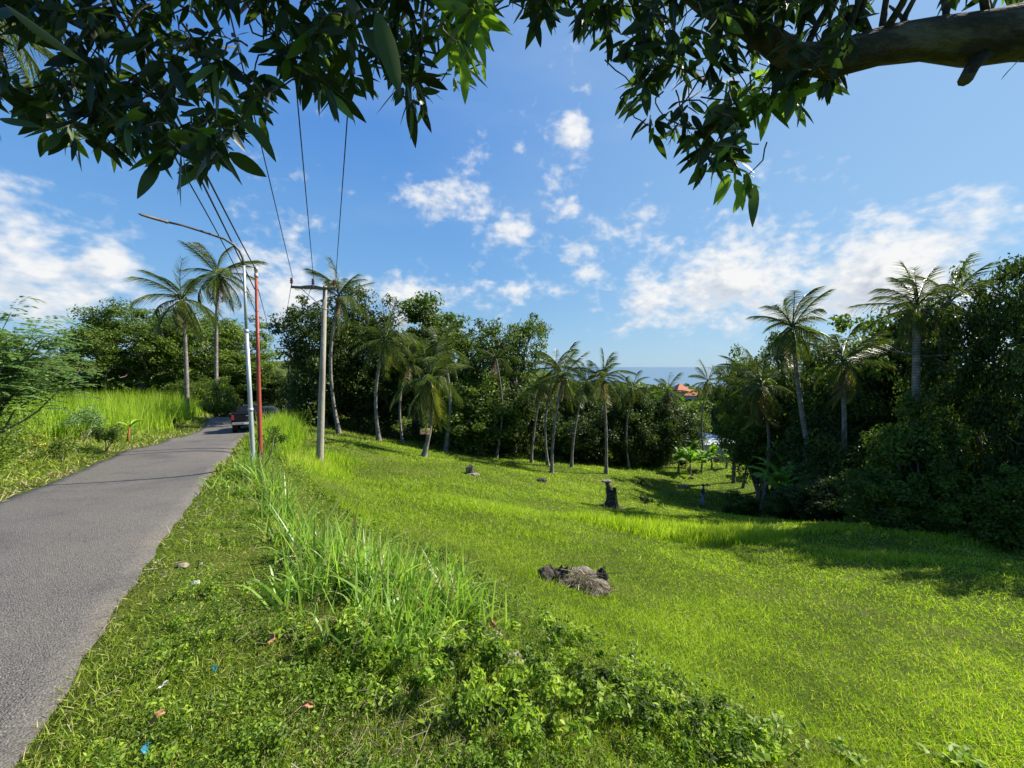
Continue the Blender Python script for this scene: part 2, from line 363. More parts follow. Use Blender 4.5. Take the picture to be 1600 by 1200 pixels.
M['straw'] = foliage('straw', [(0, (.10, .08, .055)), (.5, (.26, .215, .145)), (1, (.50, .45, .34))], .15, .75, .2, 1.)
M['dry'] = solid('dry_leaf', [(.3, (.24, .11, .05)), (.7, (.45, .26, .13))], 20, .7)
M['bark'] = solid('grey_bark', [(.25, (.07, .06, .048)), (.5, (.15, .13, .105)), (.75, (.28, .26, .22))], 5, .9, bump=.7, bscale=14, stretch=(1, 1, .35))
M['mangobark'] = solid('mango_bark', [(.3, (.018, .016, .012)), (.46, (.045, .040, .028)), (.58, (.12, .11, .08)), (.7, (.03, .042, .02))], 7, .95, bump=.9, bscale=24, stretch=(.4, 1, 1))
M['char'] = solid('charred_wood', [(.35, (.014, .011, .009)), (.52, (.06, .047, .036)), (.72, (.20, .155, .115))], 9, .95, bump=1., bscale=20)
M['stumpwood'] = solid('weathered_wood', [(.3, (.07, .055, .042)), (.55, (.20, .165, .13)), (.8, (.38, .33, .27))], 10, .9, bump=.9, bscale=26, stretch=(1, 1, .4))
M['palmbark'] = None
M['twig'] = solid('dark_twig', [(.3, (.02, .018, .012)), (.7, (.05, .045, .03))], 9, .9, bump=0)
M['stone'] = solid('stone', [(.3, (.16, .13, .09)), (.55, (.30, .25, .19)), (.8, (.44, .38, .31))], 9, .9, bump=.6, bscale=22)
M['concrete'] = solid('pole_concrete', [(.25, (.17, .15, .115)), (.5, (.27, .245, .195)), (.8, (.36, .335, .275))], 3.5, .85, bump=.3, bscale=26, stretch=(1, 1, .3))
M['galv'] = solid('galvanised_steel', [(.3, (.30, .33, .34)), (.7, (.46, .49, .50))], 5, .5, .35, bump=.05, stretch=(1, 1, .3))
M['darksteel'] = solid('dark_steel', [(.3, (.09, .085, .08)), (.7, (.17, .16, .15))], 12, .6, .4, bump=.1)
M['redpaint'] = solid('rusty_red_paint', [(.30, (.10, .045, .03)), (.42, (.24, .048, .026)), (.62, (.33, .065, .034)), (.78, (.36, .15, .09))], 4, .55, bump=.15, stretch=(1, 1, .45))
M['porcelain'] = solid('brown_porcelain', [(0, (.10, .035, .02)), (1, (.16, .06, .035))], 5, .25, bump=0)
M['cable'] = solid('cable_rubber', [(0, (.012, .012, .014))], bump=0, rough=.7)
M['black'] = solid('black_car_paint', [(0, (.010, .010, .012)), (1, (.014, .014, .016))], 4, .4, .0, bump=0, spec=.12)
M['greypaint'] = solid('grey_car_paint', [(0, (.03, .032, .035)), (1, (.05, .052, .055))], 4, .35, .2, bump=0, spec=.3)
M['bumper'] = solid('bumper_metal', [(.3, (.22, .22, .22)), (.7, (.34, .34, .34))], 9, .45, .5, bump=0)
M['glass'] = solid('dark_glass', [(0, (.012, .016, .02))], rough=.12, bump=0, spec=.3)
M['redlens'] = solid('red_lens', [(0, (.28, .02, .012))], rough=.3, bump=0)
M['rubber'] = solid('tyre_rubber', [(0, (.018, .018, .018)), (1, (.03, .03, .03))], rough=.85, bump=.2)
M['white'] = solid('white_plastic', [(.3, (.38, .38, .36)), (.7, (.55, .55, .52))], 12, .45, bump=.1)
M['teal'] = solid('blue_plastic', [(.3, (.02, .13, .17)), (.7, (.05, .24, .29))], 20, .3, bump=.1)
M['orange_tile'] = solid('orange_roof_tiles', [(.3, (.42, .12, .06)), (.7, (.58, .20, .11))], 2, .8, bump=.4, bscale=9)
M['wall'] = solid('cream_wall', [(.3, (.52, .46, .38)), (.7, (.66, .60, .50))], 1.2, .9, bump=.1)
M['zinc'] = solid('zinc_roof', [(.3, (.26, .33, .38)), (.7, (.38, .44, .48))], 1.6, .7, 0., bump=.2)
M['shirt'] = solid('dark_shirt', [(.3, (.028, .030, .035)), (.7, (.05, .052, .06))], 8, .9)
M['trouser'] = solid('grey_blue_trousers', [(.3, (.20, .24, .31)), (.7, (.28, .32, .40))], 8, .9)
M['skin'] = solid('skin', [(.3, (.22, .12, .075)), (.7, (.27, .15, .095))], 5, .6, bump=0)
M['hair'] = solid('black_hair', [(0, (.012, .010, .010))], rough=.6, bump=0)
M['flower'] = solid('yellow_petal', [(0, (.75, .62, .03))], rough=.6, bump=0)
def palm_bark():
    m, nt, out = mat_base('palm_bark'); L = nt.links; tc = nt.nodes.new('ShaderNodeTexCoord')
    w = nt.nodes.new('ShaderNodeTexWave'); w.wave_type = 'BANDS'; w.bands_direction = 'Z'; w.inputs['Scale'].default_value = 2.6; w.inputs['Distortion'].default_value = 2.; w.inputs['Detail'].default_value = 3
    n = nt.nodes.new('ShaderNodeTexNoise'); n.inputs['Scale'].default_value = 4; n.inputs['Detail'].default_value = 6
    L.new(tc.outputs['Object'], w.inputs[0]); L.new(tc.outputs['Object'], n.inputs[0])
    a = nt.nodes.new('ShaderNodeMath'); a.operation = 'MULTIPLY_ADD'; L.new(w.outputs['Fac'], a.inputs[0]); a.inputs[1].default_value = .16; L.new(n.outputs[0], a.inputs[2])
    c = ramp(nt, a.outputs[0], [(.3, (.06, .05, .04)), (.6, (.18, .16, .13)), (.9, (.36, .33, .28))])
    p = nt.nodes.new('ShaderNodeBsdfPrincipled'); p.inputs['Roughness'].default_value = .9; L.new(c, p.inputs['Base Color'])
    b = nt.nodes.new('ShaderNodeBump'); b.inputs['Strength'].default_value = .6; b.inputs['Distance'].default_value = .05; L.new(a.outputs[0], b.inputs['Height']); L.new(b.outputs[0], p.inputs['Normal'])
    L.new(p.outputs[0], out.inputs[0]); return m
M['palmbark'] = palm_bark()
def ground_mat():
    m, nt, out = mat_base('soil_and_turf'); L = nt.links; tc = nt.nodes.new('ShaderNodeTexCoord')
    def noise(s, d=6, r=.6):
        n = nt.nodes.new('ShaderNodeTexNoise'); n.inputs['Scale'].default_value = s; n.inputs['Detail'].default_value = d; n.inputs['Roughness'].default_value = r; L.new(tc.outputs['Object'], n.inputs[0]); return n.outputs[0]
    big = ramp(nt, noise(.35), [(.3, (.055, .085, .015)), (.5, (.10, .15, .018)), (.65, (.16, .19, .04)), (.8, (.21, .19, .09))])
    fine = ramp(nt, noise(24, 8, .75), [(.32, (.12, .12, .10)), (.5, (.6, .6, .55)), (.7, (1.3, 1.35, 1.1))])
    mx = nt.nodes.new('ShaderNodeMix'); mx.data_type = 'RGBA'; mx.blend_type = 'MULTIPLY'; mx.inputs[0].default_value = 1; L.new(big, mx.inputs[6]); L.new(fine, mx.inputs[7])
    p = nt.nodes.new('ShaderNodeBsdfPrincipled'); p.inputs['Roughness'].default_value = 1; p.inputs['Specular IOR Level'].default_value = .1; L.new(mx.outputs[2], p.inputs['Base Color'])
    b = nt.nodes.new('ShaderNodeBump'); b.inputs['Strength'].default_value = 1; b.inputs['Distance'].default_value = .06; L.new(noise(18, 8, .7), b.inputs['Height']); L.new(b.outputs[0], p.inputs['Normal'])
    L.new(p.outputs[0], out.inputs[0]); return m
def asphalt_mat():
    m, nt, out = mat_base('asphalt'); L = nt.links; tc = nt.nodes.new('ShaderNodeTexCoord')
    def noise(s, d=6, r=.6):
        n = nt.nodes.new('ShaderNodeTexNoise'); n.inputs['Scale'].default_value = s; n.inputs['Detail'].default_value = d; n.inputs['Roughness'].default_value = r; L.new(tc.outputs['Object'], n.inputs[0]); return n.outputs[0]
    v = nt.nodes.new('ShaderNodeTexVoronoi'); v.inputs['Scale'].default_value = 85; L.new(tc.outputs['Object'], v.inputs[0])
    ag = ramp(nt, v.outputs['Color'], [(.1, (.100, .093, .086)), (.5, (.146, .136, .122)), (.85, (.198, .184, .166)), (1, (.30, .28, .26))])
    big = ramp(nt, noise(.9), [(.28, (.66, .66, .68)), (.48, (.98, .97, .95)), (.6, (1.05, 1.02, .98)), (.8, (1.22, 1.15, 1.06))])
    crack = ramp(nt, v.outputs['Distance'], [(.0, (1.1, 1.1, 1.1)), (.45, (.95, .95, .95)), (.75, (.55, .55, .55))])
    m1 = nt.nodes.new('ShaderNodeMix'); m1.data_type = 'RGBA'; m1.blend_type = 'MULTIPLY'; m1.inputs[0].default_value = 1; L.new(ag, m1.inputs[6]); L.new(big, m1.inputs[7])
    m2 = nt.nodes.new('ShaderNodeMix'); m2.data_type = 'RGBA'; m2.blend_type = 'MULTIPLY'; m2.inputs[0].default_value = 1; L.new(m1.outputs[2], m2.inputs[6]); L.new(crack, m2.inputs[7])
    p = nt.nodes.new('ShaderNodeBsdfPrincipled'); p.inputs['Roughness'].default_value = .8; p.inputs['Specular IOR Level'].default_value = .35; L.new(m2.outputs[2], p.inputs['Base Color'])
    ad = nt.nodes.new('ShaderNodeMath'); ad.operation = 'SUBTRACT'; L.new(noise(30, 6, .7), ad.inputs[0]); L.new(v.outputs['Distance'], ad.inputs[1])
    b = nt.nodes.new('ShaderNodeBump'); b.inputs['Strength'].default_value = .9; b.inputs['Distance'].default_value = .012; L.new(ad.outputs[0], b.inputs['Height']); L.new(b.outputs[0], p.inputs['Normal'])
    L.new(p.outputs[0], out.inputs[0]); return m
def sea_mat():
    m, nt, out = mat_base('sea_water'); L = nt.links; tc = nt.nodes.new('ShaderNodeTexCoord')
    n = nt.nodes.new('ShaderNodeTexNoise'); n.inputs['Scale'].default_value = .02; n.inputs['Detail'].default_value = 8; L.new(tc.outputs['Object'], n.inputs[0])
    c = ramp(nt, n.outputs[0], [(.3, (.05, .12, .19)), (.7, (.08, .17, .25))])
    p = nt.nodes.new('ShaderNodeBsdfPrincipled'); p.inputs['Roughness'].default_value = .35; L.new(c, p.inputs['Base Color'])
    b = nt.nodes.new('ShaderNodeBump'); b.inputs['Strength'].default_value = .5; b.inputs['Distance'].default_value = 3; L.new(n.outputs[0], b.inputs['Height']); L.new(b.outputs[0], p.inputs['Normal'])
    L.new(p.outputs[0], out.inputs[0]); return m

# ------------------------------------------------------------------ ground, road, sea
def build_ground():
    nr, na = 330, 720
    r = np.concatenate([[0.25], np.geomspace(.7, 7000, nr - 1)]); a = np.linspace(0, 2 * PI, na, endpoint=False)
    RR, AA = np.meshgrid(r, a, indexing='ij'); X = RR * np.sin(AA); Y = RR * np.cos(AA)
    Z = h(X, Y); Z = Z - .12 * sm(road_inside(X, Y) / .25) * (RR < 70)
    V = np.stack([X, Y, Z], -1).reshape(-1, 3)
    i = np.arange(nr - 1)[:, None] * na; j = np.arange(na)[None]; j2 = (j + 1) % na
    Q = np.stack([i + j, i + na + j, i + na + j2, i + j2], -1).reshape(-1, 4)
    V = np.vstack([V, [[0, 0, hz(0, 0)]]]); c = len(V) - 1
    T = np.stack([np.full(na, c), np.arange(na), (np.arange(na) + 1) % na], 1)
    g = mesh_np('ground', V, Q, T, [ground_mat()], smooth=True); tag(g, kind='structure')
    # road
    ys = np.concatenate([np.linspace(-3.4, 20, 130), np.linspace(20.3, 64, 100)]); nc = 14
    k = np.arange(nc + 1) / nc; V = []
    for y in ys:
        yr = y; lx = edge_x(LP, y) ; rx = edge_x(RP, y)
        w = .015 * math.sin(y * 3.1) + .02 * math.sin(y * 7.7 + 1) + .012 * math.sin(y * 23); w2 = .03 * math.sin(y * 2.7 + 2) + .03 * math.sin(y * 9.1)
        xs = lx + w2 + (rx + w - lx - w2) * k
        V.append(np.stack([xs, np.full(nc + 1, y), xs * 0], -1))
    V = np.array(V); V[..., 2] = hraw(V[..., 0], V[..., 1]) + .02
    e0 = V[:, :1].copy(); e1 = V[:, -1:].copy(); e0[..., 2] -= .1; e1[..., 2] -= .1; e0[..., 0] -= .03; e1[..., 0] += .03
    V = np.concatenate([e0, V, e1], 1); m = V.shape[1]
    i = np.arange(len(ys) - 1)[:, None] * m; j = np.arange(m - 1)[None]
    Q = np.stack([i + j, i + j + 1, i + m + j + 1, i + m + j], -1).reshape(-1, 4)
    tag(mesh_np('road', V.reshape(-1, 3), Q, mats=[asphalt_mat()], smooth=True), kind='structure')
    s = 60000
    tag(mesh_np('sea', [(-s, 300, -62), (s, 300, -62), (s, s, -62), (-s, s, -62)], [(0, 1, 2, 3)], mats=[sea_mat()]), kind='structure')
build_ground()

# ------------------------------------------------------------------ region helpers (plan)
BANK = np.array([(g.x, g.y) for g in (ground_at(1500, 1199), ground_at(1300, 1185), ground_at(1120, 1100), ground_at(960, 1030), ground_at(840, 980), ground_at(740, 900), ground_at(600, 830), ground_at(470, 740), ground_at(470, 700))])
BANK = BANK[np.argsort(BANK[:, 1])]
def bank_d(x, y):
    """>0 on the field side of the verge/field boundary"""
    return x - np.interp(y, BANK[:, 1], BANK[:, 0])
def polar(n, r0, r1, a0, a1, rs):
    r = np.exp(rs.uniform(math.log(r0), math.log(r1), n)); a = np.radians(rs.uniform(a0, a1, n))
    return r * np.sin(a), r * np.cos(a), r
def blades_at(x, y, r, Lm, Wm, lean, rs, tint, droop=.25, segs=2):
    z = h(x, y) - .01; n = len(x); a = rs.uniform(0, 2 * PI, n); l = lean * rs.rand(n) ** .7
    D = np.stack([np.cos(a) * l, np.sin(a) * l, np.ones(n)], -1)
    P = np.stack([x, y, z], -1)
    return ribbons(P, D, Lm, Wm, droop * rs.rand(n), tint, segs, rs=rs)

STUMP_C = ground_at(890, 915)
def build_grass():
    rs = np.random.RandomState(3)
    # field turf
    x, y, r = polar(900000, 1.9, 75, -50, 57, rs)
    ri = road_inside(x, y); bd = bank_d(x, y)
    ok = (ri < -.05) & (bd > -.25 + .5 * rs.rand(len(x)) - .3) & ~((x < -5) & (y < 8))
    ok &= (y > 1.2)
    x, y, r = x[ok], y[ok], r[ok]
    patch = fbm(x, y, 1.4, .3); patch2 = fbm(x, y, 5.5, 2.)
    keep = rs.rand(len(x)) < np.clip(.80 + .45 * patch + .45 * fbm(x, y, .22, 8.) * (r < 14), .22, 1); x, y, r, patch, patch2 = [q[keep] for q in (x, y, r, patch, patch2)]
    n = len(x); big = np.maximum(1, r / 4.2)
    longg = np.zeros(n)
    for (px, py, rx, ry, am) in ((1050, 835, 3.9, 1.5, 1.), (1140, 838, 2.2, 1.1, .8), (740, 790, 2.4, 1.2, .28), (640, 765, 2, 2.0, .22), (800, 830, 1.6, .8, .22), (480, 800, 1.6, 2.6, .45), (450, 730, 1.6, 4.5, 1.2), (1380, 872, 3, .5, .3), (1500, 850, 4, .5, .4), (1300, 830, 2.5, .4, .4), (850, 715, 6, 1.2, .5)):
        g = ground_at(px, py); longg = np.maximum(longg, am * np.exp(-(((x - g.x) / rx) ** 2 + ((y - g.y) / ry) ** 2) ** 2))
    Ln = (.042 + .03 * rs.rand(n) + .022 * np.clip(patch, 0, 1)) * big ** .45 * (1 + longg * 6.5 * (r > 4) / big ** .25)
    tall = (rs.rand(n) < .03) & (longg < .15); Ln[tall] *= 1.9
    W = .0037 * big ** .9 * (1 + .5 * rs.rand(n)) * (1 + longg * .6)
    tint = np.clip(.50 + .19 * rs.randn(n) + .20 * patch + .14 * patch2 + longg * .3, .03, .93)
    tint[tall] = np.clip(tint[tall] + .3, 0, .93); tan = sm((fbm(x, y, 4.1, 5.) - .35) / .4) * (r > 20); dry = rs.rand(n) < (.05 + .35 * tan); tint[dry] = .97
    V, Q, T = blades_at(x, y, r, Ln, W, np.where(longg > .3, .45, 1.5), rs, tint, .3)
    tag(mesh_np('field_grass', V, Q, None, [M['lawn']], T), 'short bright green turf covering the sloping field', 'grass', kind='stuff')
    # verges
    x, y, r = polar(360000, 1.9, 60, -57, 50, rs)
    ri = road_inside(x, y); bd = bank_d(x, y); edge = .17 * fbm(x * 3, y * 3, .6)
    okr = (ri < .03 + edge) & (x > edge_x(RP, y)) & (bd < .5 + .3 * (y < 4))
    okl = (ri < -.03 + edge) & (x < edge_x(LP, y)) & (x > edge_x(LP, y) - 9)
    ok = okr | okl; x, y, r, okl = x[ok], y[ok], r[ok], okl[ok]
    patch = fbm(x, y, .8, 4.); keep = rs.rand(len(x)) < np.clip(.7 + .6 * patch, .2, 1); x, y, r, patch, okl = [q[keep] for q in (x, y, r, patch, okl)]
    n = len(x); big = np.maximum(1, r / 4.2); dr = np.where(okl, edge_x(LP, y) - x, x - edge_x(RP, y))
    Ln = (.05 + .07 * rs.rand(n)) * big ** .5 * (1 + 1.3 * sm((dr - .3) / 1.5) * okl * (.6 + patch))
    W = .0046 * big * (1 + .6 * rs.rand(n))
    tint = np.clip(.5 + .22 * rs.randn(n) + .18 * patch, .12, .9); dry = rs.rand(n) < np.where(okl, .18 + .6 * sm((.75 - dr) / .6) + .25 * (fbm(x, y, 2.2, 7) > .35), .08 + .2 * sm((.25 - dr) / .2)); tint[dry] = rs.choice([.02, .98], dry.sum())
    V, Q, T = blades_at(x, y, r, Ln, W, 1.5, rs, tint, .5)
    tag(mesh_np('verge_grass', V, Q, None, [M['verge']], T), 'uneven grass along both edges of the asphalt road', 'grass', kind='stuff')
    # low leafy weeds on the right verge and bank
    g = Geo(); x, y, r = polar(120000, 1.9, 24, -50, 32, rs); ri = road_inside(x, y); bd = bank_d(x, y)
    pn = fbm(x, y, .42, 6.)
    ok = (x > edge_x(RP, y) + .15) & (bd < .25) & (rs.rand(len(x)) < np.clip(.30 + 1.1 * pn, 0.03, 1) * sm((x - edge_x(RP, y)) / .9))
    x, y, r, pn, bd = x[ok], y[ok], r[ok], pn[ok], bd[ok]; n = len(x)
    hh = rs.rand(n) ** 1.2 * (.07 + .14 * np.clip(pn, 0, 1) + .16 * sm((bd + 1.3) / .8) * (y < 6)); P = np.stack([x, y, h(x, y) + hh], -1)
    Nn = np.stack([rs.randn(n) * .6 + .2, rs.randn(n) * .6, np.ones(n) * .8], -1)
    big = np.maximum(1, r / 5); sz = (.018 + .018 * rs.rand(n) + .016 * sm((bd + 1.4) / .8)) * big
    V, T_, ti = leaf_cards(P, Nn, sz, sz * .5, np.clip(.42 + .22 * rs.randn(n) + .2 * pn, 0, 1), rs); g.add(V, None, T_, ti)
    # low mounds of larger leaves with dark hollows between
    C = []; Rr = []
    x2, y2, r2 = polar(9000, 1.9, 16, -50, 34, rs)
    bd2 = bank_d(x2, y2); ok = (x2 > edge_x(RP, y2) + .5) & (bd2 < .2) & (fbm(x2, y2, .33, 9.) > .12) & (rs.rand(9000) < .38 + .5 * sm((bd2 + 1.5) / .9))
    for a_, b_, c_ in zip(x2[ok], y2[ok], r2[ok]): rr = rs.uniform(.035, .11) * max(1, c_ / 5); C.append((a_, b_, hz(a_, b_) + rr * rs.uniform(.6, 1.5))); Rr.append(rr)
    C = np.array(C); Rr = np.array(Rr); nb = bank_d(C[:, 0], C[:, 1]) > -1.0
    V, T_, ti = leaf_cloud(C[nb], Rr[nb], 30, .050, rs,    .8, .52, .6, .55, .34); g.add(V, None, T_, ti)
    V, T_, ti = leaf_cloud(C[~nb], Rr[~nb] * .8, 34, .032, rs, .8, .45, .5, .60, .25); g.add(V, None, T_, ti)
    tag(g.build('groundcover_weeds', M['weed']), 'low leafy creeping weeds on the roadside bank', 'weeds', kind='stuff')
build_grass()
def build_thatch():
    rs = np.random.RandomState(14); x, y, r = polar(17000, 1.9, 22, -57, 34, rs); bd = bank_d(x, y)
    ok = (road_inside(x, y) < .03) & (bd < .4) & ((fbm(x, y, .55, 11.) > .05) | (rs.rand(17000) < .12)); x, y, r = x[ok], y[ok], r[ok]; n = len(x); a = rs.rand(n) * 2 * PI
    P = np.stack([x, y, h(x, y) + rs.rand(n) * .035 + .005], -1); D = np.stack([np.cos(a), np.sin(a), rs.randn(n) * .3 + .15], -1)
    V, Q, T = ribbons(P, D, rs.uniform(.04, .16, n), .0032 * np.maximum(1, r / 4) * rs.uniform(.6, 1.5, n), .05, np.clip(.45 + .28 * rs.randn(n), 0, 1), 2, rs=rs, prof='strip')
    tag(mesh_np('dry_thatch', V, Q, None, [M['straw']], T), 'dry straw and dead blades scattered over the verge', 'dead grass', kind='stuff')
build_thatch()

def build_tall_grass():
    rs = np.random.RandomState(11); g = Geo()
    spots = []
    for (px, py, hgt, n) in ((430, 810, .55, 90), (455, 850, .6, 90), (490, 880, .65, 110), (520, 905, .65, 110), (560, 925, .62, 120), (600, 945, .6, 120), (640, 960, .55, 110), (690, 960, .5, 90), (730, 965, .45, 70), (470, 930, .45, 60), (590, 1000, .42, 70), (650, 1010, .36, 60), (430, 780, .6, 80), (410, 760, .6, 70), (400, 745, .7, 60), (700, 930, .5, 70), (540, 880, .6, 80), (610, 900, .45, 70), (385, 775, .35, 50), (665, 985, .4, 60), (350, 760, .25, 30)):
        c = ground_at(px, py)
        for _ in range(int(n * 1.9)):
            spots.append((c.x + rs.randn() * .17, c.y + rs.randn() * .17, 1.8 * hgt * rs.uniform(.35, 1.1)))
    S = np.array(spots); n = len(S); z = h(S[:, 0], S[:, 1]); a = rs.uniform(0, 2 * PI, n); l = rs.rand(n) * .75
    P = np.stack([S[:, 0], S[:, 1], z], -1); D = np.stack([np.cos(a) * l + .08, np.sin(a) * l, np.ones(n)], -1)
    V, Q, T = ribbons(P, D, S[:, 2] * 1.05, .015 + .019 * rs.rand(n), .15 + .75 * rs.rand(n), np.where(rs.rand(n) < .12, rs.choice([.0, 1.], n), np.clip(.5 + .2 * rs.randn(n), .15, .9)), 6, rs=rs); g.add(V, Q, None, T)
    # dark leafy stalks in the bank between
    tag(g.build('tall_grass', M['tallgrass']), 'long arching blades of guinea grass growing in clumps on the bank', 'grass', kind='stuff')
    # bright tall tuft beyond the poles, right of the road
    g = Geo(); c = ground_at(446, 720); n = 5200; t = rs.rand(n)
    A = np.array(ground_at(425, 712)[:2]); B = np.array([-14.3, 25.5]); xy = A + (B - A) * t[:, None] + rs.randn(n, 2) * .42
    bd = xy[:, 0] - edge_x(RP, xy[:, 1]); xy = xy[bd > .35]; n = len(xy); a = rs.uniform(0, 2 * PI, n); l = rs.rand(n) * .5
    P = np.c_[xy, h(xy[:, 0], xy[:, 1])]; D = np.stack([np.cos(a) * l, np.sin(a) * l, np.ones(n)], -1)
    hh = .45 + 1.65 * sm((xy[:, 1] - 15) / 9)
    V, Q, T = ribbons(P, D, hh * rs.uniform(.5, 1.05, n), .022 + .012 * rs.rand(n), .15 + .35 * rs.rand(n), np.clip(.55 + .22 * rs.randn(n), 0.05, 1), 4, rs=rs); g.add(V, Q, None, T)
    tag(g.build('tall_grass', M['elephant']), 'bright tall grass rising beside the road beyond the red pole', 'grass', kind='stuff')
    # elephant grass field on the left
    g = Geo(); N = 52000; x = rs.uniform(-62, -13, N); y = rs.uniform(9, 50, N)
    front = edge_x(LP, y) - (1.7 + 1.2 * sm((22 - y) / 9) + .45 * fbm(x, y, 2.)); d = front - x
    ok = (d > 0) & (x / y > -1.45) & (rs.rand(N) < np.where(d < 3.5, 1, .5)) & (y < 46) & (x > -.98 * y - 12 - 0 * y)
    x, y, d = x[ok], y[ok], d[ok]; n = len(x); a = rs.uniform(0, 2 * PI, n); l = rs.rand(n) * .42
    gz = h(x, y); top = -.040 * y + .0 - .12 * (rs.rand(n)) + .10 * fbm(x, y, 2.5); hh = np.clip(top - gz, .8, 3.4) * rs.uniform(.72, 1.02, n) * (.6 + .4 * sm(d / 1.2))
    P = np.stack([x, y, gz], -1); D = np.stack([np.cos(a) * l, np.sin(a) * l, np.ones(n)], -1)
    V, Q, T = ribbons(P, D, hh, .025 + .02 * rs.rand(n), .08 + .30 * rs.rand(n) ** 2, np.clip(.55 + .2 * rs.randn(n) + .15 * fbm(x, y, 3.), 0, 1), 5, rs=rs); g.add(V, Q, None, T)
    tag(g.build('elephant_grass', M['elephant']), 'dense bright field of elephant grass left of the road', 'grass', kind='stuff')
build_tall_grass()

# ------------------------------------------------------------------ broadleaf trees
def limb(g, a, b, r0, r1, rs, n=6, wig=.08, k=6):
    a = np.array(a, float); b = np.array(b, float); L = np.linalg.norm(b - a); pts = []; off = rs.randn(3) * wig * L
    for i in range(n):
        t = i / (n - 1); pts.append(a + (b - a) * t + off * math.sin(PI * t) + rs.randn(3) * wig * .15 * L * (0 < i < n - 1))
    g.tube(pts, [r0 + (r1 - r0) * i / (n - 1) for i in range(n)], k, cap=True)
    return pts
PROTO = {}
def proto(kind, seed):
    """10 m tall tree: returns (trunk mesh, crown mesh, crown diameter)"""
    key = (kind, seed)
    if key in PROTO: return PROTO[key]
    rs = np.random.RandomState(seed * 7 + len(kind)); tg = Geo(); C = []; Rd = []
    P_ = dict(
        dense=dict(h0=1.6, cw=3.4, ch=4.4, cz=5.4, ncl=170, r=.85, nper=110, leaf=.26, mat='dark', lim=9, shell=.45, up=.5, flat=.75),
        airy=dict(h0=4.6, cw=3.0, ch=2.9, cz=7.0, ncl=95, r=.62, nper=75, leaf=.24, mat='mid', lim=12, shell=.35, up=.5, flat=.6),
        rain=dict(h0=2.6, cw=5.0, ch=3.5, cz=6.0, ncl=330, r=.95, nper=120, leaf=.24, mat='mid', lim=14, shell=.5, up=.7, flat=.5),
        tall=dict(h0=3.0, cw=2.3, ch=4.2, cz=5.7, ncl=130, r=.70, nper=95, leaf=.27, mat='mid', lim=10, shell=.4, up=.45, flat=.8),
        bush=dict(h0=.3, cw=4.2, ch=4.6, cz=4.9, ncl=150, r=1.15, nper=110, leaf=.40, mat='mid', lim=8, shell=.5, up=.6, flat=.75),
        big=dict(h0=2.2, cw=4.6, ch=4.7, cz=5.2, ncl=330, r=.72, nper=110, leaf=.22, mat='dark', lim=14, shell=.5, up=.4, flat=.8),
    )[kind]
    h0 = P_['h0']; base = [(0, 0, -.6), (0, 0, 0), (rs.randn() * .12, rs.randn() * .12, h0 * .5), (rs.randn() * .25, rs.randn() * .25, h0)]
    r0 = .20 if kind in ('airy', 'tall') else .30
    tg.tube(base, [r0 * 1.5, r0 * 1.25, r0, r0 * .85], 10, jitter=.15, seed=seed)
    limbs = []
    for i in range(P_['lim']):
        a = 2 * PI * i / P_['lim'] + rs.rand() * .5; q = rs.uniform(.35, .95); zz = P_['cz'] + P_['ch'] * rs.uniform(-.55, .75)
        rr = P_['cw'] * q * math.sqrt(max(.1, 1 - ((zz - P_['cz']) / P_['ch']) ** 2))
        st = Vector(base[-1]) * rs.uniform(.75, 1.0)
        pts = limb(tg, st, (math.cos(a) * rr, math.sin(a) * rr, zz), r0 * .5, .035, rs, 7, .09, 6); limbs.append(pts)
        for _ in range(3):
            p = pts[rs.randint(2, 6)]; e = np.array(p) + rs.randn(3) * np.array([1, 1, .8]) * P_['cw'] * .28 + [0, 0, .3]
            limb(tg, p, e, r0 * .2, .02, rs, 4, .08, 4)
    n = P_['ncl']
    while len(C) < n:
        d = rs.randn(3); d /= np.linalg.norm(d); q = P_['shell'] + (1 - P_['shell']) * rs.rand() ** .7
        lump = 1 + .22 * math.sin(3 * math.atan2(d[1], d[0]) + seed) + .16 * math.sin(5 * d[2] + seed * 2) + .1 * rs.randn()
        c = d * np.array([P_['cw'], P_['cw'], P_['ch']]) * q * min(lump, 1.25) + [0, 0, P_['cz']]
        if c[2] < h0 * .5: continue
        if kind == 'rain': c[2] = round(c[2] / 1.1) * 1.1 + rs.randn() * .28
        if kind in ('airy', 'tall'):     # clumps sit near limbs, gaps between
            pts = np.array(limbs[rs.randint(len(limbs))]); pp = pts[rs.randint(3, 7)]; c = pp + rs.randn(3) * [.75, .75, .5]
        C.append(c)
    C = np.array(C); C[:, 2] = np.minimum(C[:, 2], 9.7)
    Rr = P_['r'] * rs.uniform(.6, 1.35, n)
    V, T, ti = leaf_cloud(C, Rr, P_['nper'], P_['leaf'], rs, P_['flat'], .5, P_['up'])
    cg = Geo(); cg.add(V, None, T, ti)
    PROTO[key] = (tg.build('trunk', M['bark'], smooth=True, link_it=False), cg.build('crown', M[P_['mat']], link_it=False), 2 * P_['cw'])
    return PROTO[key]
TREE_I = [0]
def tree(kind, seed, px, top_py, d, wpx, label, cat='tree', name='broadleaf_tree', group=None, mat=None, rz=None, zsink=0.):
    tm, cm, cw = proto(kind, seed); TREE_I[0] += 1
    x = (px - 800) / F * d; gz = hz(x, d) - zsink; top = at(px, top_py, d).z; sz = max(.1, (top - gz) / 9.9); sx = (wpx / F * d) / cw
    t = empty(name, (x, d, gz), label, cat, group, rz if rz is not None else TREE_I[0] * 2.399)
    a = link(bpy.data.objects.new('trunk', tm), t); b = link(bpy.data.objects.new('crown', cm), t)
    a.scale = b.scale = (sx, sx, sz)
    if mat:
        b.material_slots[0].link = 'OBJECT'; b.material_slots[0].material = M[mat]
    return t
T_ = tree
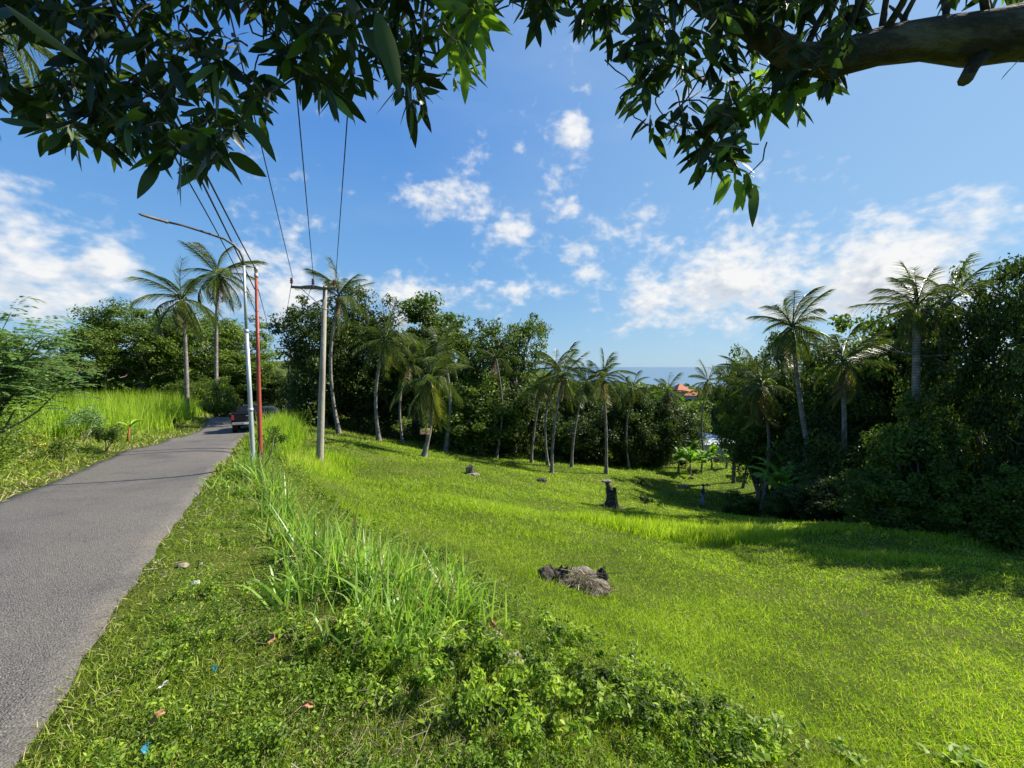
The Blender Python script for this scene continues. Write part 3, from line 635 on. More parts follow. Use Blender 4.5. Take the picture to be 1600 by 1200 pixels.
T_('rain', 1, 215, 476, 46, 172, 'wide spreading tree left of the two tall roadside palms', name='rain_tree')
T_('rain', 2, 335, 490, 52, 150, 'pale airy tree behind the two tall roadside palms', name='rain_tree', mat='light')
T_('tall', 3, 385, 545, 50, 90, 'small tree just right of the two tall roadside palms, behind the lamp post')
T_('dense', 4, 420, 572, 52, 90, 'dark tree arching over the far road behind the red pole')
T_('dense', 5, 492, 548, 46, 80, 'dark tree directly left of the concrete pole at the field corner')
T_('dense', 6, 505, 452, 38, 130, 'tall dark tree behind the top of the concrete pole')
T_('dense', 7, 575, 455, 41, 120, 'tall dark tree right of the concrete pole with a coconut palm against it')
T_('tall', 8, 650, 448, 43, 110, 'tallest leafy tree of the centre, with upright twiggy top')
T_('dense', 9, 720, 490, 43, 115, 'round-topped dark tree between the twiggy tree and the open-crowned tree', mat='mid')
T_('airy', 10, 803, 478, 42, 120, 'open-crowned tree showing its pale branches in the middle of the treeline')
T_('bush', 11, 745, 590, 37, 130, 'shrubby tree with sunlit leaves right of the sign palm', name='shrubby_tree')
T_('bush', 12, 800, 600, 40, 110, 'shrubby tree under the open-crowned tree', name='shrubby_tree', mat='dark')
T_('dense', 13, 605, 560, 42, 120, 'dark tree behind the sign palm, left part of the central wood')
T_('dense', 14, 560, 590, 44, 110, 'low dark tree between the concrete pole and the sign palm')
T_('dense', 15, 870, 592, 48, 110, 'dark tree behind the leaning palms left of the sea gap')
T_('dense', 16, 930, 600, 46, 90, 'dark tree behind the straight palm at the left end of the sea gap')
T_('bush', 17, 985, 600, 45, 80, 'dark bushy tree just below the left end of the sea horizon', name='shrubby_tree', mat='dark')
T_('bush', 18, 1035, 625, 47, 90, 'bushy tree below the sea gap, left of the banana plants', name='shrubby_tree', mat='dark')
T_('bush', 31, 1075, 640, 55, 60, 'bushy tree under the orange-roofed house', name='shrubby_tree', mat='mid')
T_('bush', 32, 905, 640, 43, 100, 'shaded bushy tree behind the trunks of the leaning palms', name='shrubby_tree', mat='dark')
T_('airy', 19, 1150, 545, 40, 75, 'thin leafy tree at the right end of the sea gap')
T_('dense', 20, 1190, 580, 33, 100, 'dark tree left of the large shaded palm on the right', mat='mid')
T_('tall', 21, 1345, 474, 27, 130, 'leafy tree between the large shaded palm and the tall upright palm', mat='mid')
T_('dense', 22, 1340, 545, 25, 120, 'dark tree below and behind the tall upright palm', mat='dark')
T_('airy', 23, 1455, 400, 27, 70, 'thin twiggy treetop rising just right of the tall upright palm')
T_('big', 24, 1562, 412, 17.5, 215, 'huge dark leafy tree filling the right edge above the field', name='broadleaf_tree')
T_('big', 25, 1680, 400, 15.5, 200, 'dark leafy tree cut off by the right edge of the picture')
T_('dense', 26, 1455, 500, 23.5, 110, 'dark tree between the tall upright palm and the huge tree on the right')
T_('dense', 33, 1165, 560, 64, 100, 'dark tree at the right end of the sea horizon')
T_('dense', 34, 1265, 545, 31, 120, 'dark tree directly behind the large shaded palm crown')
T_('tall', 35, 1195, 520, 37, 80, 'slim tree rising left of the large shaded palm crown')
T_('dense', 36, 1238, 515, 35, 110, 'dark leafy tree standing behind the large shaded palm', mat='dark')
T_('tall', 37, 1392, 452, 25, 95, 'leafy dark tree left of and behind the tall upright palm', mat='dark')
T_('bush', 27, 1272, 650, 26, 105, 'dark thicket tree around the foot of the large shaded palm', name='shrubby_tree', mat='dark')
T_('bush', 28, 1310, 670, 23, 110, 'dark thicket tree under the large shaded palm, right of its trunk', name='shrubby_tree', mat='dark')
T_('bush', 29, 1440, 625, 17.8, 120, 'thicket tree under the tall upright palm', name='shrubby_tree', mat='mid')  # leaf colour picked to look lit within the dark thicket
# low bushes along the right treeline; paler leaf colours stand in for sunlight
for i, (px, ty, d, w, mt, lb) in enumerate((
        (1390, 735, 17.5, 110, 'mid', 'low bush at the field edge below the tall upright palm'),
        (1470, 750, 16.8, 110, 'light', 'low bush left of the yellow-green bush at the right field edge'),
        (1545, 745, 16.0, 110, 'light', 'yellow-green bush in sunlit leaf colour at the right field edge'),
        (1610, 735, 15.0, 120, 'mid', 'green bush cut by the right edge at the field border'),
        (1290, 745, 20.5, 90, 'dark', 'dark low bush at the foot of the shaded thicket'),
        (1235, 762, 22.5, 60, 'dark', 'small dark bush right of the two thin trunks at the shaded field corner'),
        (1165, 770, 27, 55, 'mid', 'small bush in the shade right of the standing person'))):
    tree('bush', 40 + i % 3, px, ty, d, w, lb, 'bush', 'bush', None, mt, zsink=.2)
# hedge and small trees on the left beyond the elephant grass
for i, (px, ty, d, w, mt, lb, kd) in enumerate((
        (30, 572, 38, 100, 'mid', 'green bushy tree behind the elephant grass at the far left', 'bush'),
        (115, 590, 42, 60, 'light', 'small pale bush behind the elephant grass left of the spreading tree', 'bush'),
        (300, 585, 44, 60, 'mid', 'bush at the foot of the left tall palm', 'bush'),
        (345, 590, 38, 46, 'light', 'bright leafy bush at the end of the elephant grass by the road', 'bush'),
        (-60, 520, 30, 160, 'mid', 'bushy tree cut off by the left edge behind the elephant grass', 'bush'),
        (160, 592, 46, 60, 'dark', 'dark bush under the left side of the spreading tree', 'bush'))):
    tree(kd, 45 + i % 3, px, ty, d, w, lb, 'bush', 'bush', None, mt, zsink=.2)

def build_undergrowth():
    rs = np.random.RandomState(21); C = []; Rr = []
    line = [(400, 662, 44), (470, 664, 40), (560, 680, 37), (640, 690, 37), (720, 702, 37), (800, 712, 38), (900, 715, 42), (985, 722, 44), (1050, 732, 48), (1150, 728, 52), (1230, 722, 54)]
    L1 = [at(*p) for p in line]
    for _ in range(520):
        i = rs.randint(len(L1) - 1); t = rs.rand(); p = L1[i].lerp(L1[i + 1], t); q = 1 + rs.rand() ** 1.3 * .28
        x, y = p.x * q, p.y * q + .3; r = rs.uniform(.5, 1.4); C.append((x, y, hz(x, y) + r * .5 + rs.rand() * 1.6 * (q - 1) * 4)); Rr.append(r)
    line = [(1205, 795, 25), (1260, 795, 22), (1340, 805, 20.5), (1420, 812, 19.5), (1500, 825, 18.5), (1600, 835, 17.5), (1700, 840, 17)]
    L1 = [at(*p) for p in line]
    for _ in range(330):
        i = rs.randint(len(L1) - 1); t = rs.rand(); p = L1[i].lerp(L1[i + 1], t); q = 1.0 + rs.rand() * .55
        x, y = p.x * q, p.y * q; r = rs.uniform(.3, .95); C.append((x, y, hz(x, y) + r * .5 + rs.rand() * 1.2)); Rr.append(r)
    V, T, ti = leaf_cloud(np.array(C), np.array(Rr), 120, .20, rs, .8, .5, .5, .4)
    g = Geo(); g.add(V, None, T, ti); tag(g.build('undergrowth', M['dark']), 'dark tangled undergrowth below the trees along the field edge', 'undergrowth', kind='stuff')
    # sunlit scrub at the treeline foot and left roadside scrub
    C = []; Rr = []
    for (px, py, w, hh, n) in ((900, 712, 50, 10, 16), (985, 722, 60, 8, 18), (820, 716, 40, 5, 10), (760, 702, 60, 4, 12), (1330, 806, 120, 5, 16), (1480, 828, 110, 6, 22)):
        for _ in range(n):
            c = ground_at(px + rs.randn() * w * .5, py + rs.randn() * hh * .4); r = rs.uniform(.12, .34) * (c.y / 25 + .2); C.append((c.x, c.y, c.z + r * .4)); Rr.append(r)
    for _ in range(150):
        y = rs.uniform(8, 36); x = edge_x(LP, y) - rs.uniform(1.5, 4.8) - 1.4 * sm((20 - y) / 9); r = rs.uniform(.12, .42); C.append((x, y, hz(x, y) + r * .6)); Rr.append(r)
    for _ in range(150):
        y = rs.uniform(9.5, 15); x = -1.0 * y - rs.uniform(2.2, 6); r = rs.uniform(.25, .6); C.append((x, y, hz(x, y) + r * .5 + rs.rand() * .9)); Rr.append(r)
    V, T, ti = leaf_cloud(np.array(C), np.array(Rr), 70, .085, rs, .8, .5, .6, .5)
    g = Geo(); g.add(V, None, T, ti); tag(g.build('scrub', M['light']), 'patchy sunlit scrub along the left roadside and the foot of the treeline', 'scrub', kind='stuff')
    # far wood down to the coast
    C = []; Rr = []
    for _ in range(2600):
        r = math.exp(rs.uniform(math.log(62), math.log(1300))); a = R(rs.uniform(-58, 60))
        x, y = r * math.sin(a), r * math.cos(a)
        if abs(x - 24) < 12 and abs(y - 58) < 9: continue
        az = math.degrees(a); gz = hz(x, y)
        cr = 2.2 + r * .011
        lim = (573 - (604 if 8 < az < 30 else 592)) / F * y      # crowns stay below the sea horizon
        if abs(x / y - .43) < .05 and y < 104: lim = (573 - 632) / F * y
        top = min(gz + rs.uniform(5, 11), lim) - cr * .6
        C.append((x, y, top)); Rr.append(cr)
        if r < 260: C.append((x + rs.randn() * 2, y + rs.randn() * 2, top - cr)); Rr.append(cr)
    C = np.array(C); Rr = np.array(Rr)
    K = len(C); nper = 46; idx = np.repeat(np.arange(K), nper); n = len(idx); d = norm(rs.randn(n, 3)); d[:, 2] = np.abs(d[:, 2]) * .8
    P = C[idx] + d * Rr[idx][:, None]; s = Rr[idx] * .42 * rs.uniform(.5, 1.2, n); ct = rs.randn(K) * .2
    V, T, ti = leaf_cards(P, d + rs.randn(n, 3) * .5, s, s * .6, np.clip(.5 + ct[idx] + .1 * rs.randn(n), 0, 1), rs)
    g = Geo(); g.add(V, None, T, ti); tag(g.build('distant_woodland', M['mid']), 'far woodland falling away towards the sea', 'woodland', kind='stuff')
build_undergrowth()

# ------------------------------------------------------------------ coconut palms
def frond_mesh(seed, arch, L=4.0, hang=.5, mat='palm', sparse=1.):
    rs = np.random.RandomState(seed); g = Geo(); n = 12
    t = np.linspace(0, 1, n); ang = -arch * t ** 1.3
    pts = [np.zeros(3)]
    for i in range(1, n):
        a = ang[i]; pts.append(pts[-1] + np.array([math.cos(a), 0, math.sin(a)]) * L / (n - 1))
    pts = np.array(pts)
    g.tube(pts, [.045 * (1 - .85 * x) + .004 for x in t], 5)
    m = int(54 * sparse); P = []; D = []; Ln = []; Sd = []
    for k in range(m):
        u = .13 + .87 * (k + rs.rand() * .6) / m; i = min(int(u * (n - 1)), n - 2); f = u * (n - 1) - i; p = pts[i] * (1 - f) + pts[i + 1] * f; tg = pts[i + 1] - pts[i]; tg /= np.linalg.norm(tg)
        for s in (-1, 1):
            if rs.rand() < .10: continue
            sd = np.array([0, s, 0]); d = tg * rs.uniform(.5, .8) + sd * rs.uniform(.65, .95) + np.array([0, 0, -hang * rs.uniform(.5, 1.3)])
            P.append(p); D.append(d); Ln.append(L * .245 * (math.sin(PI * min(.97, .12 + .80 * u)) ** .6 + .08) * rs.uniform(.85, 1.1)); Sd.append(tg * 1. + rs.randn(3) * .15)
    P = np.array(P); D = np.array(D); N = len(P)
    V, Q, T = ribbons(P, D, np.array(Ln), .052, .25 + .35 * rs.rand(N), np.clip(.5 + .2 * rs.randn(N), 0, 1), 3, side=np.array(Sd), rs=rs); g.add(V, Q, None, T)
    return g.build('frond', M[mat], link_it=False)
FR = {'up': [frond_mesh(1, .45, hang=.2), frond_mesh(2, .8, hang=.25), frond_mesh(11, 1.1, hang=.3)], 'mid': [frond_mesh(3, 1.1, hang=.5), frond_mesh(4, 1.5, hang=.7), frond_mesh(12, .8, hang=.6)],
      'low': [frond_mesh(5, .8, hang=.9), frond_mesh(6, 1.3, hang=1.1), frond_mesh(13, .5, hang=1.3)], 'yellow': [frond_mesh(7, 1.3, hang=.9, mat='palmyellow')], 'dead': [frond_mesh(8, .9, L=3.2, hang=1.4, mat='palmdead', sparse=.6)]}
def coco_mesh():
    bm = bmesh.new(); rs = random.Random(4)
    for i in range(11):
        a = rs.uniform(0, 2 * PI); r = rs.uniform(.15, .36); v = bmesh.ops.create_uvsphere(bm, u_segments=8, v_segments=6, radius=.12)['verts']
        bmesh.ops.transform(bm, matrix=Matrix.Translation((math.cos(a) * r, math.sin(a) * r, rs.uniform(-.4, 0))) @ Matrix.Diagonal((1, 1, 1.25, 1)), verts=v)
    me = bpy.data.meshes.new('coconut_cluster'); bm.to_mesh(me); bm.free(); me.polygons.foreach_set('use_smooth', [True] * len(me.polygons)); me.materials.append(M['coco']); return me
M['coco'] = solid('coconut_husk', [(.3, (.10, .10, .03)), (.7, (.24, .15, .06))], 3, .5, bump=.1)
COCO = coco_mesh()
def palm(base, crown, d, scale, label, n=26, seed=0, up=.35, yellow=0, dead=1, coco=True, curve=.12, r0=.15, dc=0., lowmax=-1.0, azbias=None):
    """base, crown: pixel positions; d depth; scale: frond length / 4 m"""
    rs = np.random.RandomState(seed + 100)
    if base[1] is None: x = (base[0] - 800) / F * d; b = Vector((x, d, hz(x, d)))
    else:
        b = ground_at(*base) if d == 0 else at(base[0], base[1], d); d = b.y; b.z = hz(b.x, b.y)
    c = at(crown[0], crown[1], d + dc); rel = c - b
    t = empty('coconut_palm', b, label, 'palm tree', 'coconut palms')
    g = Geo(); n_ = 14; side = Vector((rel.y + .01, -rel.x, 0)); pts = []; rad = []
    bow = Vector((1 if crown[0] > base[0] else -1, 0, 0)) * curve * rel.length
    pts.append(Vector((0, 0, -.4))); rad.append(r0 * 1.8)
    for i in range(n_):
        u = i / (n_ - 1); pts.append(rel * u - bow * math.sin(PI * u) * .5 + Vector((0, 0, 0))); rad.append(r0 * (1.65 - .65 * sm(u / .12)) * (1 - .35 * u))
    g.tube(pts, rad, 10, jitter=.05, seed=seed); g.build('trunk', M['palmbark'], t, smooth=True)
    top = rel
    kinds = []
    for i in range(n):
        u = (i + .5) / n
        el = R(86 - 150 * u ** 1.0 * (1 - up * .25)) + rs.randn() * .16
        el = max(el, lowmax)
        k = 'up' if u < up else ('mid' if u < .75 else 'low')
        kinds.append((k, el, i * 2.399 + rs.rand() * .9, 1 - .28 * rs.rand()))
    for i in range(yellow): kinds.append(('yellow', R(-35 - 30 * rs.rand()), rs.rand() * 6.28, .85))
    for i in range(dead + 2): kinds.append(('dead', R(-52 - 30 * rs.rand()), rs.rand() * 6.28, .8))
    for (k, el, az, s) in kinds:
        if azbias is not None and k == 'up' and rs.rand() < .5: az = azbias + rs.randn() * .5
        o = link(bpy.data.objects.new('frond', FR[k][rs.randint(len(FR[k]))]), t); o.location = top + Vector((0, 0, rs.uniform(-.1, .1))); o.rotation_euler = Euler((rs.randn() * .4, -el, az + rs.randn() * .25), 'XYZ'); o.scale = (s * scale * rs.uniform(.8, 1.05), s * scale * rs.uniform(.8, 1.1), s * scale * rs.uniform(.7, 1.25))
    if coco: o = link(bpy.data.objects.new('coconut_cluster', COCO), t); o.location = top - Vector((0, 0, .25)); o.scale = (max(.8, scale),) * 3
    return t
palm((290, None), (285, 468), 37, 1.08, 'shorter of the two tall roadside palms, on the left, with fronds trailing left', 22, 1, .3, dead=2, lowmax=-.9, r0=.2, curve=.02)
palm((337, None), (341, 430), 41, 1.2, 'taller of the two roadside palms, just left of the lamp post', 24, 2, .35, dead=1, lowmax=-.9, r0=.2, curve=.02)
palm((528, None), (529, 462), 34, .85, 'tall palm standing against the dark tree right of the concrete pole', 20, 3, .5, dead=0)
palm((592, 674), (602, 530), 33, .95, 'palm with pale trunk between the concrete pole and the sign palm', 22, 4, .3, yellow=1)
palm((662, 714), (673, 592), 0, .90, 'short curved palm with the red board nailed to its trunk', 18, 5, .25, yellow=2, dead=1, coco=False, r0=.16, curve=-.1)
palm((695, None), (692, 548), 34, .8, 'palm crown half hidden behind the sign palm', 18, 15, .35)
palm((830, 712), (848, 602), 36.5, .7, 'thin leaning palm left of the two palms standing on the grass', 16, 6, .5, coco=False, r0=.11, curve=.05)
palm((856, 704), (868, 575), 36, .75, 'thin straight palm behind the leaning palm at the treeline', 16, 16, .6, coco=False, r0=.11)
palm((862, 739), (880, 588), 0, .85, 'slender leaning palm with its foot on the open grass', 20, 7, .45, yellow=1, r0=.12, curve=.06)
palm((893, 706), (917, 596), 36.5, .75, 'palm leaning right between the two palms on the grass', 16, 8, .5, coco=False, r0=.12, curve=.08)
palm((947, 741), (942, 590), 0, .75, 'straight slender palm on the open grass in front of the sea gap', 20, 9, .55, yellow=2, r0=.13, curve=.03)
palm((1044, None), (1043, 612), 47, .75, 'palm in front of the orange-roofed house', 16, 10, .4, r0=.12)
palm((1105, None), (1106, 596), 50, .75, 'palm right of the orange-roofed house above the pale shed', 16, 11, .45, r0=.12)
palm((1292, 765), (1238, 512), 24.5, .82, 'large shaded palm with leaning trunk at the right of the field', 26, 12, .4, yellow=1, curve=-.05, r0=.17)
palm((1432, None), (1432, 482), 18.6, .70, 'tall upright palm with fronds reaching left above the right thicket', 20, 13, .62, dead=1, curve=.02, r0=.2, azbias=PI)
palm((1320, None), (1316, 566), 22.5, .72, 'shaded palm crown sunk in the thicket between the two big right-hand palms', 20, 24, .4, yellow=2, dead=2, curve=.04, r0=.15)
palm((1478, None), (1484, 470), 19.2, .62, 'ragged palm half hidden behind the huge dark tree', 18, 25, .55, dead=3, r0=.15)
palm((1195, None), (1190, 602), 30, .95, 'low palm with yellowing fronds at the right end of the sea gap', 16, 14, .3, yellow=5, r0=.14)
palm((628, None), (636, 566), 35, .7, 'slender palm in the wood between the pale-trunked palm and the sign palm', 18, 21, .4, dead=2, coco=False, r0=.11)
palm((985, None), (990, 606), 42, .65, 'small palm poking up just left of the sea gap', 14, 22, .5, coco=False, r0=.1)
palm((1165, None), (1158, 585), 38, .7, 'thin palm at the right end of the sea horizon', 16, 23, .45, dead=2, coco=False, r0=.1)
palm((775, None), (775, 560), 36, .6, 'small palm crown beside the open-crowned tree', 12, 17, .4, coco=False, r0=.11)
palm((-75, None), (-22, 20), 14, .9, 'tall palm at the top left seen through the mango leaves', 18, 18, .35, r0=.18)

# ------------------------------------------------------------------ banana plants
def banana_leaf_mesh(seed):
    rs = np.random.RandomState(seed); g = Geo(); n = 12; L = 1.9
    t = np.linspace(0, 1, n); pts = [np.zeros(3)]
    for i in range(1, n): a = 1.15 - 1.75 * t[i] ** 1.4; pts.append(pts[-1] + np.array([math.cos(a), 0, math.sin(a)]) * L / (n - 1))
    pts = np.array(pts); g.tube(pts, [.03 * (1 - .8 * x) + .004 for x in t], 5)
    for s in (-1, 1):
        w = np.array([0 if x < .14 else .27 * math.sin(PI * min(1, (x - .14) / .86) ** .75) + .015 for x in t])
        for i in range(1, n - 1):
            if rs.rand() < .12: continue
            a0, a1 = pts[i], pts[i + 1]; gap = .93
            d = np.array([.10, s, -.25 + rs.randn() * .12])
            V = [a0, a0 + (a1 - a0) * gap, a0 + (a1 - a0) * gap + d * w[i + 1], a0 + d * w[i]]; g.add(V, [(0, 1, 2, 3)], None, np.full(4, np.clip(.5 + .2 * rs.randn(), 0, 1)))
    return g.build('leaf', M['banana'], link_it=False)
BL = [banana_leaf_mesh(i) for i in range(4)]
M['bstem'] = solid('banana_stem', [(.3, (.12, .13, .05)), (.7, (.26, .24, .12))], 4, .6, bump=.2, stretch=(1, 1, .3))
def banana(px, py, hgt, label, seed, d=0):
    rs = np.random.RandomState(seed); b = ground_at(px, py) if d == 0 else Vector(((px - 800) / F * d, d, hz((px - 800) / F * d, d)))
    t = empty('banana_plant', b, label, 'banana plant', 'banana plants'); g = Geo(); hs = hgt * .36
    g.tube([(0, 0, -.2), (0, 0, 0), (.02, 0, hs * .5), (.05, .02, hs)], [.15, .14, .11, .07], 9); g.build('stem', M['bstem'], t, smooth=True)
    for i in range(9):
        o = link(bpy.data.objects.new('leaf', BL[rs.randint(4)]), t); o.location = (.04, .02, hs * rs.uniform(.88, 1)); o.rotation_euler = (0, R(rs.uniform(-48, 12)), i * 2.399 + rs.rand()); s = hgt / 2.4 * rs.uniform(.75, 1.1); o.scale = (s,) * 3
banana(1060, 738, 3.2, 'leftmost banana plant of the sunlit row at the far field edge', 1)
banana(1078, 742, 3.6, 'tallest banana plant of the sunlit row, in front of the pale shed', 2)
banana(1096, 738, 3.0, 'middle banana plant of the sunlit row at the far field edge', 3)
banana(1112, 735, 3.4, 'banana plant with an upright bright leaf right of the pale shed', 4)
banana(1135, 732, 2.6, 'rightmost low banana plant of the sunlit row', 5)
banana(1226, 0, 4.6, 'banana plant with bright backlit leaves in the dark right thicket', 6, 25)
banana(1248, 0, 4.9, 'banana plant with one glowing leaf beside the large shaded palm', 7, 26)
banana(1500, 0, 3.0, 'banana plant with pale leaf under the huge dark tree', 8, 18.5)
banana(1255, 0, 2.4, 'short banana plant at the foot of the thicket', 9, 22.5)

# ------------------------------------------------------------------ poles, lamp, wires
def tube_obj(name, pts, rad, m, parent=None, n=10, smooth=True):
    V, Q, T = tube_np(pts, rad, n); return mesh_np(name, V, Q, T, [m], smooth=smooth, parent=parent)
def t_pole(base, H, lean, label, rz):
    t = empty('utility_pole', base, label, 'utility pole', 'concrete utility poles', rz)
    tube_obj('pole', [(0, 0, -.5), (0, 0, 0), (lean * .5, 0, H * .5), (lean, 0, H)], [.16, .158, .118, .08], M['concrete'], t, 14)
    bm = bmesh.new(); box(bm, (lean - .42, -.12, H - .10), (1.85, .085, .10), Matrix.Rotation(R(2.5), 3, 'Y'), bevel=.008); obj('crossarm', bm, M['darksteel'], t)
    tube_obj('brace', [(lean - .95, -.12, H - .10), (lean - .04, -.10, H - .92)], [.018, .018], M['galv'], t, 6)
    bm = bmesh.new(); bmesh.ops.create_cone(bm, segments=16, radius1=.10, radius2=.10, depth=.06, cap_ends=True, matrix=Matrix.Translation((lean * .9, 0, H - .93))); obj('band', bm, M['galv'], t)
    for x in (-1.32, -.44, .42):
        zz = H - .10 + (lean - .42 - (lean + x)) * math.tan(R(2.5)) * 1 + .05
        g = Geo(); prof = [(.0, .02), (.1, .02), (.1, .055), (.14, .065), (.16, .035), (.19, .06), (.22, .065), (.24, .035), (.27, .055), (.30, .05), (.33, .02)]
        g.tube([(lean + x, -.12, zz + a) for a, _ in prof], [r for _, r in prof], 10); g.build('insulator', M['porcelain'], t, smooth=False)
    return t
PB = ground_at(499, 737); pt = at(508, 447, PB.y)
TP = t_pole(PB, pt.z - PB.z, pt.x - PB.x, 'near concrete pole with a steel crossarm at the field corner', 0)
bm = bmesh.new(); box(bm, (.03 - .3, 0, 2.9), (.22, .03, .02)); obj('step_bolt', bm, M['galv'], TP)
FB = Vector(((450 - 800) / F * 44, 44, 0)); FB.z = hz(FB.x, FB.y)
t_pole(FB, at(450, 543, 44).z - FB.z, .1, 'far utility pole showing above the dark trees over the road', .15)
# street lamp
LB = ground_at(396, 728); dL = LB.y
lp = [at(396, 728, dL), at(390, 610, dL), at(385, 517, dL), at(381, 415, dL)]
SL = empty('street_lamp', LB, 'grey galvanised street lamp with a long arm reaching over the road', 'street lamp')
rel = [Vector(p) - LB for p in lp]; rel[0].z -= .4
tube_obj('lower_pole', [rel[0], Vector((0, 0, 0)), rel[1], rel[2]], [.062, .060, .052, .046], M['galv'], SL, 14)
tube_obj('upper_pole', [rel[2], rel[3]], [.036, .031], M['galv'], SL, 12)
tube_obj('collar', [rel[2] - Vector((0, 0, .05)), rel[2] + Vector((0, 0, .04))], [.058, .045], M['galv'], SL, 14)
tube_obj('collar', [rel[2] * .42 - Vector((0, 0, .04)), rel[2] * .42 + Vector((0, 0, .04))], [.066, .066], M['galv'], SL, 14)
arm = [(381, 415, 0), (379, 402, -.03), (374, 392, -.08), (366, 383, -.2), (350, 373, -.35), (320, 363, -.6), (285, 352, -.9), (262, 347, -1.1)]
AP = [at(a, b, dL + c * .85) - LB for a, b, c in arm]
tube_obj('arm', AP, [.031, .031, .031, .030, .029, .027, .025, .024], M['darksteel'], SL, 10)
e0 = AP[-1]; e1 = at(216, 334, dL - 1.45) - LB
tube_obj('lamp_head', [e0 - (e1 - e0) * .03, e0 + (e1 - e0) * .05, e0 + (e1 - e0) * .12, e0 + (e1 - e0) * .5, e0 + (e1 - e0) * .9, e1], [.028, .046, .036, .038, .03, .008], M['darksteel'], SL, 8)
# red pole
RB = ground_at(407, 716); rt = at(400, 420, RB.y) - RB
RPo = empty('utility_pole', RB, 'rusty red steel pole beside the grey street lamp', 'utility pole')
tube_obj('pole', [(0, 0, -.4), (0, 0, 0), rt * .5, rt], [.088, .086, .068, .052], M['redpaint'], RPo, 14)
tube_obj('cap', [rt * .985, rt, rt + Vector((0, 0, .05)), rt + Vector((0, 0, .09))], [.056, .075, .075, .02], M['galv'], RPo, 14)
tube_obj('clamp', [rt * .955, rt * .975], [.068, .068], M['galv'], RPo, 12)
tube_obj('concrete_foot', [(0, 0, -.3), (0, 0, .25)], [.10, .095], M['char'], RPo, 12)
# wires
def wire(ctrl, label, rad=.011, name='power_cable'):
    C = [np.array(c) for c in ctrl]; pts = []
    ts = [0]
    for a, b in zip(C[:-1], C[1:]): ts.append(ts[-1] + np.linalg.norm(b - a))
    ts = np.array(ts) / ts[-1]; deg = min(2, len(C) - 1)
    co = [np.polyfit(ts, [c[k] for c in C], deg) for k in range(3)]
    for u in np.linspace(0, 1, 40): pts.append(Vector([np.polyval(co[k], u) for k in range(3)]))
    o = tube_obj(name, pts, [rad] * len(pts), M['cable'], None, 6); tag(o, label, 'cable', 'overhead power cables'); return o
dT = PB.y
def ext(p, q, f): p = Vector(p); q = Vector(q); return q + (q - p) * f
A1 = at(457, 433, dT); B1 = at(410, 235, 8.6)
wire([A1, B1, ext(A1, B1, 1.4)], 'leftmost overhead wire climbing from the near crossarm tip')
A2 = at(490, 436, dT); B2 = at(466, 170, 6.7); wire([A2, B2, ext(A2, B2, .9)], 'middle overhead wire climbing from the near crossarm')
A3 = at(524, 442, dT); B3 = at(543, 180, 6.8); wire([A3, B3, ext(A3, B3, .9)], 'right overhead wire climbing from the near crossarm')
f1, f2, f3 = at(431, 541, 44), at(443, 541, 44), at(455, 542, 44)
wire([A1, at(447, 492, 24), f1], 'sagging wire from the near crossarm tip to the far pole')
wire([A2, at(468, 500, 27), f2], 'middle sagging wire between the two crossarms'); wire([A3, at(490, 505, 29), f3], 'right sagging wire between the two crossarms')
dR = RB.y; rtop = at(399, 420, dR)
wire([rtop, at(346, 320, 9.6), at(300, 228, 7.2)] + [ext(at(346, 320, 9.6), at(300, 228, 7.2), 1.6)], 'thick cable rising left from the top of the red pole', .018)
a = at(397, 451, dR + .3); b = at(331, 320, 9.4); c = at(292, 240, 7.3)
wire([a, at(367, 382, 11.2), b, c, ext(b, c, 1.6)], 'thick cable crossing the lamp arm to the red pole', .018)
a = at(414, 530, 28); wire([a, at(392, 478, 19), at(362, 392, 12.5), at(315, 320, 9.3), at(270, 250, 7)], 'thin cable passing behind the lamp arm and down the road', .012)
wire([at(400, 440, dR), at(411, 480, 21), at(424, 538, 44)], 'cable running from the red pole towards the far trees', .014)

# ------------------------------------------------------------------ vehicles
def loft(bm, rings, mi=0, close=True):
    vs = [[bm.verts.new(p) for p in r] for r in rings]; n = len(rings[0])
    for a, b in zip(vs[:-1], vs[1:]):
        for k in range(n): bm.faces.new((a[k], a[(k + 1) % n], b[(k + 1) % n], b[k])).material_index = mi
    if close:
        bm.faces.new(list(reversed(vs[0]))).material_index = mi; bm.faces.new(vs[-1]).material_index = mi
def rect_ring(y, w, z0, z1, c=.08):
    h_ = w / 2; return [(-h_ + c, y, z0), (h_ - c, y, z0), (h_, y, z0 + c), (h_, y, z1 - c), (h_ - c, y, z1), (-h_ + c, y, z1), (-h_, y, z1 - c), (-h_, y, z0 + c)]
def wheel(parent, x, y, r=.37, w=.24):
    bm = bmesh.new(); bmesh.ops.create_cone(bm, segments=28, radius1=r, radius2=r, depth=w, cap_ends=True, matrix=Matrix.Translation((x, y, r)) @ Matrix.Rotation(PI / 2, 4, 'Y'))
    es = [e for e in bm.edges if len(e.link_faces) == 2 and any(len(f.verts) > 4 for f in e.link_faces)]; bmesh.ops.bevel(bm, geom=es, offset=.04, segments=2, affect='EDGES')
    o = obj('wheel', bm, M['rubber'], parent); bm = bmesh.new(); bmesh.ops.create_cone(bm, segments=20, radius1=r * .6, radius2=r * .55, depth=w + .02, cap_ends=True, matrix=Matrix.Translation((x, y, r)) @ Matrix.Rotation(PI / 2, 4, 'Y')); obj('rim', bm, M['bumper'], o)
def slope_rot(x, y, dirv):
    e = .8; a = Vector((x, y, hz0(x, y))); b = Vector((x + dirv[0] * e, y + dirv[1] * e, hz0(x + dirv[0] * e, y + dirv[1] * e))); return math.atan2(b.z - a.z, e)
def hz0(x, y): return float(hraw(np.array([x]), np.array([y]))[0])
